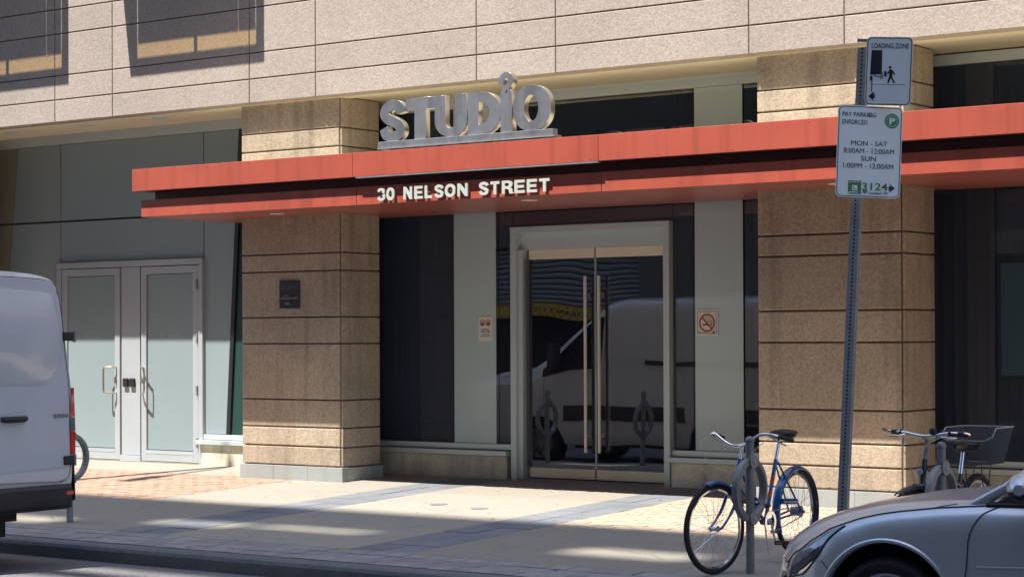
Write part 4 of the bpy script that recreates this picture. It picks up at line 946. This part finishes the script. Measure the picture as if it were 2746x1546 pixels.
def wheel(root, c, side, R=.318, W=.205, rim=.222, m=alloy_m, name='wheel', spokes=5):
    w = empty(name, root); cx, cy, cz = c; ax = (0, side, 0)
    MB().lathe(c, ax, [(-W / 2, rim), (-W / 2 - .004, R - .03), (-W / 2 + .02, R - .006), (-W / 4, R), (W / 4, R), (W / 2 - .02, R - .006), (W / 2 + .004, R - .03), (W / 2 + .008, (R + rim) / 2), (W / 2 - .004, rim + .006), (W / 2 - .02, rim)], 64).build('tyre', tyre_m, w, smooth=True)
    MB().lathe(c, ax, [(-W / 2, rim - .002), (W / 2 - .02, rim - .002), (W / 2 - .006, rim), (W / 2 - .008, rim - .014), (W / 2 - .03, rim - .02), (.0, rim - .03), (.0, .02)], 48).build('rim', m, w, smooth=True)
    b = MB()
    for k in range(spokes):
        for d in (-.14, .14):
            a = 2 * PI * k / spokes + d + PI / 2; p0 = Vector((cx + .05 * math.cos(a), cy + side * (W / 2 - .03), cz + .05 * math.sin(a))); p1 = Vector((cx + (rim - .012) * math.cos(a + d), cy + side * (W / 2 - .018), cz + (rim - .012) * math.sin(a + d)))
            b.tube([p0, p1], [.022, .014], 6)
    b.lathe(c, ax, [(W / 2 - .04, .06), (W / 2 - .02, .05), (W / 2 - .018, 0)], 20); b.build('spokes', m, w, smooth=True)
for c, side in ((.975, 1), (.975, -1), (3.69, 1), (3.69, -1)): wheel(car, (c, side * .785, .332), side, .332, rim=.24)
# seams, headlight, grille
def curve_on(Bd, L, off=.001, n=10):
    return [Bd.P(a[0] + (b[0] - a[0]) * k / n, a[1] + (b[1] - a[1]) * k / n, off) for a, b in zip(L, L[1:]) for k in range(n)] + [Bd.P(L[-1][0], L[-1][1], off)]
for nm, L in (('hood_seam', [(.10, .44), (.3, .405), (.7, .372), (1.1, .362), (1.62, .36)]), ('door_seam', [(1.60, .365), (1.52, .44), (1.45, .56), (1.435, .68), (1.455, .85), (1.465, .98)]),
              ('fender_seam', [(1.22, .355), (1.34, .30)]), ('bumper_seam', [(.42, .56), (.52, .62), (.60, .68)]), ('front_seam', [(.06, .30), (.08, .40), (.10, .45)])):
    if nm in ('door_seam', 'hood_seam'):
        for sd_ in (1, -1):
            Bs = Body(sec_car, ARC, .2, sd_); MB().tube(curve_on(Bs, L), .0045 if nm == 'hood_seam' else .004, 5).build(nm, seam_m, car)
    else: MB().tube(curve_on(Bc, L), .0025, 5).build(nm, seam_m, car)
for sd_ in (1, -1):
    Bs = Body(sec_car, ARC, .2, sd_)
    MB().tube(curve_on(Bs, [(1.5, .625), (2.6, .60), (4.2, .54)], -.004), .008, 6).build('side_crease', car_m, car, smooth=True)
    rows = []
    for i in range(17):
        s = .03 + .60 * i / 16; t0 = interp(s, [(0.03, .47), (.2, .435), (.63, .405)]); t1 = interp(s, [(.03, .56), (.10, .61), (.22, .60), (.42, .51), (.63, .412)])
        rows.append([Bs.P(s, t0 + (t1 - t0) * k / 8, .004) for k in range(9)])
    hl_ = empty('headlight', car); b = MB(); b.grid(rows); b.build('lens', mat('headlight_lens', (.10, .10, .12), .08, metal=.3, coat=1.0, var=.2, vscale=12), hl_, smooth=True)
    inner = []
    for i in range(9):
        s = .12 + .28 * i / 8; inner.append([Bs.P(s, t, .006) for t in (.505 - .02 * i / 8, .54 - .025 * i / 8, .575 - .045 * i / 8)])
    b = MB(); b.grid(inner); b.build('lamp_bezel', seam_m, hl_, smooth=True)
    for k in range(5):
        b = MB(); b.tube([Bs.P(.16 + .18 * i / 6, .51 + k * .011 - .03 * i / 6, .009) for i in range(7)], .0022, 5); b.build('lamp_fin', chrome_m, hl_)
    MB().tube(curve_on(Bs, [(.03, .56), (.10, .61), (.22, .60), (.42, .51), (.63, .408)], .004), .004, 5).build('lens_edge', seam_m, hl_)
b = MB(); BL_, BR_ = Body(sec_car, ARC, .2, 1), Body(sec_car, ARC, .2, -1)
b.grid([[BL_.P(0, k / 20), (BL_.P(0, k / 20)[0] * .3 - .004, 0, BL_.P(0, k / 20)[2]), BR_.P(0, k / 20)] for k in range(21)]); b.build('front_bumper', car_m, car, smooth=True)
# glasshouse
A0, A1 = (1.44, .80, .955), (2.25, .60, 1.375)
ws = []
for i in range(9):
    t = i / 8; row = []
    for k in range(13):
        u = -1 + 2 * k / 12; y = u * (.78 + (.59 - .78) * t); xx = 1.24 + .34 * u * u + (2.16 + .14 * u * u - 1.24 - .34 * u * u) * t; zz = .965 - .02 * u * u + (1.385 - .02 * u * u - .965) * (t ** .92); row.append((xx, y, zz))
    ws.append(row)
b = MB(); b.grid(ws); b.build('windscreen', vanglass_m, car, smooth=True)
rows = []
for s, zt_ in ((2.10, 1.385), (2.4, 1.415), (2.9, 1.415), (3.4, 1.37), (3.8, 1.26), (4.15, 1.07)):
    rows.append([(s, y, zt_ - .03 * (y / .6) ** 2 - (.03 if abs(y) > .55 else 0)) for y in (-.60, -.5, -.25, 0, .25, .5, .60)])
b = MB(); b.grid(rows); b.build('roof', car_m, car, smooth=True)
for sd_ in (1, -1):
    b = MB(); b.grid([[(1.64, sd_ * .80, .955), (2.34, sd_ * .615, 1.35)], [(2.4, sd_ * .83, .965), (2.5, sd_ * .62, 1.365)], [(3.2, sd_ * .82, .98), (3.2, sd_ * .61, 1.35)], [(4.0, sd_ * .76, 1.0), (3.75, sd_ * .58, 1.22)]]); b.build('side_glass', vanglass_m, car, smooth=True)
    m = MB(); P_ = spline_pts([(1.38, sd_ * .775, .925), (1.62, sd_ * .772, 1.055), (1.90, sd_ * .72, 1.225), (2.20, sd_ * .64, 1.365), (2.6, sd_ * .60, 1.41), (3.2, sd_ * .59, 1.37), (3.8, sd_ * .60, 1.22), (4.15, sd_ * .66, 1.06)], 6)
    m.tube(P_, [.040 if i > 6 else .030 for i in range(len(P_))], 10); m.build('roof_pillar', car_m, car, smooth=True)
    m = MB(); m.prism([(1.48, sd_ * .80, .935), (1.86, sd_ * .80, .96), (1.86, sd_ * .76, 1.12)], (0, sd_ * .012, 0)); m.build('quarter_trim', black_m, car)
    MB().tube([Body(sec_car, ARC, .2, sd_).P(s, .352, .004) for s in (1.52, 1.8, 2.4, 3.2, 4.0)], .012, 6).build('belt_moulding', black_m, car, smooth=True)
    # door mirror
    mr = empty('door_mirror', car)
    def mshell(k, a0, a1, n):
        out = []
        for i in range(15):
            t = i / 14; e = math.sin(PI * min(max(t * .94 + .03, 0), 1)) ** .42; yy = .865 + .215 * t
            out.append([(1.76 + .045 * t + .085 * e * k * math.cos(a), sd_ * yy, 1.075 - .012 * t + (.080 if math.sin(a) > 0 else .070) * e * k * math.sin(a)) for a in [a0 + (a1 - a0) * q / n for q in range(n + 1)]])
        return out
    b = MB(); r0 = mshell(1, 0, 2 * PI, 20); b.grid(r0); b.add(r0[0][:-1], [tuple(range(20))]); b.add(r0[-1][:-1], [tuple(range(20))]); b.build('mirror_shell', car_m, mr, smooth=True)
    b = MB(); b.grid(mshell(1.03, PI * 1.08, PI * 1.95, 12)); b.build('mirror_base', black_m, mr, smooth=True)
    b = MB(); b.add([(1.865, sd_ * y, 1.07 + z) for y, z in rrect(.16, .10, .03) for y in [.975 + y]], [tuple(range(len(rrect(.16, .10, .03))))]); b.build('mirror_glass', chrome_m, mr, fix=False)
    MB().tube([(1.76, sd_ * .80, .985), (1.76, sd_ * .89, 1.04)], .03, 8).build('mirror_arm', black_m, mr, smooth=True)
    MB().box(2.0, 2.18, sd_ * .905 - .012, sd_ * .905 + .012, .80, .825).build('door_handle', car_m, car, bevel=.008)

# ---- white van.  local: x forward from rear face, world = (VX - x, VY - y', z)
VX, VY, VZ = -13.235, 10.70, -.115
van = tag(empty('white_van', loc=(VX, VY, VZ)), 'white panel van seen from behind at the left edge of the picture', 'van'); van.scale = (-1, 1, 1)
zt_T = [(0, 2.37), (.03, 2.415), (.10, 2.435), (.5, 2.45), (2.9, 2.45), (3.15, 2.40), (3.35, 2.27), (3.8, 1.93), (4.25, 1.57), (4.42, 1.46), (4.95, 1.36), (5.35, 1.18), (5.5, 1.02), (5.58, .70)]
wv_T = [(0, .965), (.02, .985), (.06, 1.0), (4.0, 1.0), (4.7, .985), (5.1, .95), (5.35, .88), (5.5, .76), (5.58, .60)]
VARC = [(1.24, .395, .34), (4.22, .395, .34)]
def sec_van(s):
    zt_, w_ = interp(s, zt_T), interp(s, wv_T); hf = [(0, 2.45), (.25, 2.446), (.58, 2.43), (.74, 2.405), (.82, 2.35), (.865, 2.25), (.90, 2.05), (.945, 1.72), (.985, 1.46), (1.0, 1.12), (1.0, .83), (.99, .62), (.985, .45), (.965, .33)]
    if s < .86: hf = hf[:-4] + [(1.0, .83), (.995, .70), (.985, .66), (.965, .64)]
    o = []
    for y, z in hf:
        if z > 1.12: z = 1.12 + (z - 1.12) * max(zt_ - 1.12, .0) / 1.33 if zt_ > 1.12 else min(z, zt_)
        elif zt_ < 1.12: z = min(z, zt_ - (1.12 - z) * .2)
        o.append((s, y * w_, z))
    return o
for side in (1, -1):
    Bd = Body(sec_van, VARC, .3, side)
    ss = [0, .01, .03, .06, .1] + stations(.15, 5.58, .045, VARC); rows = [[Bd.P(s, k / 39) for k in range(40)] for s in ss]
    m = MB(); m.grid(rows); m.build('body_side', van_m, van, smooth=True)
MB().box(1.7, 3.7, -.85, .85, .28, .6).box(.25, 1.699, -.58, .58, .36, .6).build('underbody', black_m, van)
prof = [(p[1], p[2]) for p in sec_van(0)]
back = [(0.002, y, z) for y, z in prof] + [(0.002, -y, z) for y, z in prof[::-1]]
b = MB(); b.add(back, [tuple(range(len(back)))]); b.build('rear_panel', van_m, van, fix=False)
for (c, R, zc) in VARC:
    for side in (1, -1):
        b = MB(); n = 20; y0, y1 = side * .60, side * .975
        b.grid([[(c + (R - .003) * math.cos(a), yv, zc + (R - .003) * math.sin(a)) for yv in (y0, y1)] for a in [PI * k / n for k in range(n + 1)]])
        b.add([(c + R * math.cos(a), y0, zc + R * math.sin(a)) for a in [PI * k / n for k in range(n + 1)]], [tuple(range(n + 1))]); b.build('wheel_liner', black_m, van, fix=False)
        wheel(van, (c, side * .86, .34), side, .34, .225, .21, galvd_m, spokes=6)
Br = Body(sec_van, VARC, .3, 1); Bl = Body(sec_van, VARC, .3, -1)
# rear doors: raised leaves with pressed upper field
def outline(yin, ytab): return ytab
for side in (1, -1):
    dr = empty('rear_door', van)
    yo = [(.10 * 0 + .012, .70), (.80, .68), (.875, .70), (.915, .76), (.925, .92), (.918, 1.12), (.905, 1.46), (.868, 1.72), (.83, 2.05), (.795, 2.22), (.755, 2.315), (.68, 2.355), (.5, 2.372), (.012, 2.385)]
    pts = [(0.0, side * y, z) for y, z in spline_pts(yo[1:], 3)]; pts = [(0, side * .012, .70)] + pts
    o = MB().prism(pts, (-.022, 0, 0)).build('door_skin', van_m, dr, bevel=.012)
    # pressed window field
    inn = [(.05, 1.50), (.60, 1.50), (.68, 1.53), (.80, 1.65), (.835, 1.74), (.828, 1.86), (.79, 2.05), (.755, 2.19), (.71, 2.245), (.62, 2.265), (.05, 2.30)]
    ip = spline_pts([(q[0], q[1]) for q in inn], 4)
    fld = MB(); n = len(ip); o1 = [(-.0225, side * y, z) for y, z in ip]; cy, cz = .42, 1.9
    o2 = [(-.034, side * (cy + (y - cy) * .965), cz + (z - cz) * .955) for y, z in ip]
    fld.add(o1 + o2, [(k, (k + 1) % n, n + (k + 1) % n, n + k) for k in range(n)] + [tuple(range(n, 2 * n))]); fld.build('pressed_field', van_m, dr, smooth=True)
    MB().tube([(-.024, side * y, z) for y, z in ip], .004, 5).build('field_edge', van_m, dr, smooth=True)
    # lower pressing
    MB().prism([(-.022, side * .05, .90), (-.022, side * .87, .92), (-.030, side * .87, .80), (-.030, side * .05, .78)], (.002, 0, 0)).build('lower_pressing', van_m, dr)
    for z in (1.855, .82):
        MB().box(-.045, .005, side * .90 - .055, side * .90 + .055, z, z + .075).build('hinge', vanblk_m, dr, bevel=.008)
        MB().tube([(-.03, side * .965, z - .01), (-.03, side * .965, z + .085)], .014, 8).build('hinge_pin', galvd_m, dr, smooth=True)
    MB().tube([(-.020, side * y, z) for y, z in spline_pts([(q[0] + .006, q[1]) for q in yo[1:]], 3)], .003, 5).build('door_gap', seam_m, dr)
MB().box(-.024, -.018, -.008, .008, .70, 2.385).build('centre_gap', seam_m, van)
hd = empty('door_handle', van)
MB().prism([(-.023, .32 + .14 * math.cos(a), 1.235 + .055 * math.sin(a)) for a in [2 * PI * k / 20 for k in range(20)]], (-.004, 0, 0)).build('handle_cup', van_m, hd, bevel=.003)
MB().tube([(-.028, .19, 1.222), (-.055, .22, 1.218), (-.055, .40, 1.218), (-.03, .44, 1.222)], [.02, .026, .026, .024], 10).build('grip', vanblk_m, hd, smooth=True)
me = text_mesh('2500', 0, .165, 1.215, 1.248, 0, .003, .03); me.materials.append(galvd_m)
for v in me.vertices: v.co = (-.0225 + v.co.y, .735 + v.co.x, v.co.z)
link('badge', me, van)
for side in (1, -1):
    tl = empty('tail_light', van)
    for z0, z1, mm in ((1.22, 1.46, tail_m), (1.10, 1.215, tail2_m), (.905, 1.095, tail_m)):
        rows = []
        for i in range(7):
            z = z0 + (z1 - z0) * i / 6; wd = interp(z, [(.9, 1.0), (1.12, 1.0), (1.46, .985)]); yi = interp(z, [(.9, .925), (1.2, .935), (1.46, .955)])
            rows.append([(-.008, side * yi, z), (-.018, side * (yi + wd) / 2, z), (-.004, side * (wd - .004), z), (.03, side * (wd + .006), z), (.10, side * (wd + .007), z)])
        b = MB(); b.grid(rows); b.build('lens', mm, tl, smooth=True)
MB().box(-.05, .01, -.14, .155, 2.392, 2.425).build('brake_light', tail_m, van, bevel=.008)
# bumper with step
bp_ = [(-.0, .96), (-.03, .90), (-.12, .86), (-.15, .70), (-.155, -.70), (-.12, -.86), (-.03, -.90), (0, -.96), (.2, -.98), (.2, .98)]
def bump_row(z, k): return [(x * k if x < 0 else x, y, z) for x, y in bp_]
b = MB(); R4 = [bump_row(z, k) for z, k in ((.66, .75), (.645, 1.0), (.55, 1.02), (.50, .95), (.46, .55))]
R4 = [r_ + [r_[0]] for r_ in R4]
b.grid(R4); b.add(R4[0][:-1], [tuple(range(10))]); b.add(R4[-1][:-1], [tuple(range(10))]); b.build('rear_bumper', vanblk_m, van, smooth=False, bevel=.01)
for side in (1, -1):
    MB().prism([(.0, side * .99, .52), (.10, side * .995, .50), (.50, side * .995, .56), (.50, side * .995, .74), (.30, side * .995, .80), (.02, side * .995, .84), (-.0, side * .985, .68)], (0, side * .012, 0)).build('bumper_corner', vanblk_m, van, bevel=.006)
    MB().box(-.135, -.10, side * .80 - .06, side * .80 + .06, .58, .61).build('reflector', tail_m, van)
    MB().box(.81, .84, side * .84 - .09, side * .84 + .09, .17, .62).build('mud_flap', black_m, van, bevel=.01)
    # side moulding, door seams, windows
    b = MB(); b.box(1.66, 3.80, side * .992, side * 1.012, .67, .875).box(.1, .82, side * .992, side * 1.012, .67, .875); b.build('side_moulding', vanblk_m, van, bevel=.006)
    for L in ([(3.1, .33), (3.1, .95)], [(4.15, .62), (4.10, .95)], [(4.3, .30), (4.85, .50)]):
        MB().tube(curve_on(Br if side > 0 else Bl, L), .004, 5).build('door_seam', seam_m, van)
    MB().box(.3, 2.42, side * .965, side * 1.0, 1.46, 1.53).build('slide_rail', vanblk_m, van)
    Bx = Br if side > 0 else Bl
    b = MB(); rows = []
    for i in range(13):
        s = 3.15 + 1.03 * i / 12
        top = interp(s, [(3.15, 2.17), (3.28, 2.17), (4.18, 1.40)]); bot = interp(s, [(3.15, 1.42), (3.7, 1.38), (4.18, 1.28)])
        rows.append([(s, side * (interp(z, [(1.12, 1.0), (1.46, .985), (1.72, .945), (2.05, .90), (2.25, .87)]) + .004) * interp(s, wv_T), z) for z in [bot + (top - bot) * k / 6 for k in range(7)]])
    b.grid(rows); b.build('side_window', vanglass_m, van, smooth=True)
    mr = empty('door_mirror', van); MB().box(3.86, 3.98, side * 1.10 - .10, side * 1.10 + .10, 1.45, 1.80).build('mirror_shell', vanblk_m, mr, bevel=.03)
    MB().tube([(3.93, side * .97, 1.44), (3.92, side * 1.08, 1.50)], .03, 8).build('mirror_arm', vanblk_m, mr)
    MB().tube(spline_pts([(5.20, side * .84, 1.10), (5.27, side * .88, 1.03), (5.38, side * .84, .92), (5.42, side * .80, .82)], 5), .05, 8).build('headlight', tail2_m, van, smooth=True)
b = MB(); rows = []
for i in range(8):
    s = 3.30 + 1.0 * i / 7; zt_ = interp(s, zt_T); rows.append([(s + .02, u * .80, zt_ + .006 - .05 * abs(u) ** 3) for u in [-1 + k / 5 for k in range(11)]])
b.grid(rows); b.build('windscreen', vanglass_m, van, smooth=True)

# ------------------------------------------------------------------ street lamp beyond the left edge (its shadow crosses the sidewalk)
lp = tag(empty('street_lamp', loc=(-19.02, 12.6, 0.02)), 'tall grey street lamp on the sidewalk beyond the van', 'street lamp')
MB().tube([(0, 0, 0), (0, 0, 12.6)], [.11, .06], 16).build('pole', galvd_m, lp, smooth=True)
MB().tube(spline_pts([(0, 0, 12.5), (0, -.4, 13.0), (0, -1.6, 13.2)], 5), .04, 8).build('arm', galvd_m, lp); MB().box(-.12, .12, -2.1, -1.5, 13.12, 13.26).build('lamp_head', galvd_m, lp, bevel=.03)

# ------------------------------------------------------------------ tower across the street: shades the road, mirrored in the glass
dbrick_m = mat('dark_brick', (0.13, 0.12, 0.115), 0.85, var=0.2, vscale=1.5)
tw = tag(empty('opposite_building', loc=(0, 0, 0)), 'tall concrete building across the street, mirrored in the entrance glass', 'building')
TY = -4.0; ZT = .10 + 2.35 * (14.88 - TY)
MB().box(-60, -33.5, TY - 14, TY, 0, 5).box(-25.9, 45, TY - 14, TY, 0, 5).box(-33.5, -25.9, TY - 14, TY - 3, 0, 5).box(-33.5, -25.9, TY - 3, TY, 3.9, 5).build('ground_floor_wall', dbrick_m, tw)
for k in range(17):
    x = -57 + k * 6
    if not -35 < x < -25: MB().box(x, x + .8, TY + .002, TY + .25, 0, 4.9).build('pier', concw_m, tw)
    if not -39 < x < -26: MB().box(x + 1.4, x + 5.2, TY + .002, TY + .03, .8, 3.4).build('shop_window', vanglass_m, tw); MB().box(x + 1.3, x + 5.3, TY + .002, TY + .08, 3.42, 3.9).build('shop_fascia', frost_m if k % 2 else lowc_m, tw)
MB().box(-60, 45, TY - 14, TY - .05, 5.01, ZT - 11).build('wall', concw_m, tw)
for k in range(8): MB().box(-58, 43, TY - .05, TY - .02, 6.2 + k * 3.3, 8.0 + k * 3.3).build('window_band', vanglass_m, tw)
# added, unseen screen on the roof; slots imitate sun patches reflected off windows
slots = [(-12.9, -11.6, 13.74, .42), (-14.1, -13.05, 13.62, .55), (-9.4, -8.2, 13.62, .6), (-16.2, -15.0, 13.2, .6), (-13.8, -11.0, 11.55, .6), (-15.2, -12.2, 10.5, 1.3), (-11.2, -9.8, 13.9, .3)]
cuts = []
for x0, x1, y, wy in slots:
    k = (y - TY); zc = zs(y) + 2.35 * k; cuts.append((x0 - .30 * k, x1 - .30 * k, zc - wy * 2.35 / 2, zc + wy * 2.35 / 2))
MBp = MB(); zmin = min(c[2] for c in cuts) - .5
def cell(x0, x1, z0, z1):
    if x1 - x0 > .01 and z1 - z0 > .01: MBp.box(x0, x1, TY - .3, TY, z0, z1)
levels = sorted(set([ZT - 11, ZT] + [c for q in cuts for c in q[2:]])); levels = [z for z in levels if ZT - 11 <= z <= ZT]
for z0, z1 in zip(levels, levels[1:]):
    zm = (z0 + z1) / 2; op = sorted((c[0], c[1]) for c in cuts if c[2] < zm < c[3]); x = -60
    for a, b_ in op:
        cell(x, a, z0, z1); x = max(x, b_)
    cell(x, 45, z0, z1)
MBp.build('sun_patch_screen', concw_m, tw)
# parking entrance: ribbed shutter housing and clearance bar
for k in range(11):
    z = 2.62 + k * .115; MB().tube([(-33.4, TY - .25, z), (-26.0, TY - .25, z)], .05, 8).build('shutter_slat', concw_m, tw, smooth=True)
MB().box(-33.5, -25.9, TY - .5, TY - .35, 2.5, 3.9).build('shutter_backing', dark_m, tw)
MB().box(-33.5, -25.9, TY - 3, TY - 2.95, 0, 3.9).build('garage_back', dark_m, tw)
cbar = empty('clearance_bar', tw); MB().box(-33.2, -26.2, TY - .12, TY - .02, 2.24, 2.555).build('bar', yellow_m, cbar)
def rtext(tx, x0, x1, z0, z1):                               # reads correctly from the street (facing +Y)
    me = text_mesh(tx, 0, 1, z0, z1, 0, .002, .02); me.materials.append(signb_m)
    for v in me.vertices: v.co = (x1 - v.co.x * (x1 - x0), TY - .018 + abs(v.co.y), v.co.z)
    link('lettering', me, cbar)
rtext("CLEARANCE 6'10''", -29.0, -27.25, 2.33, 2.46); rtext("CLEARANCE 6'10''", -32.2, -30.1, 2.33, 2.46); rtext('MAX', -27.1, -26.7, 2.33, 2.46)
for i in range(34):
    x = -33.0 + i * .2
    MB().box(x, x + .09, TY - .02, TY - .016, 2.50, 2.525).box(x, x + .09, TY - .02, TY - .016, 2.27, 2.295).build('dash', signb_m, cbar)
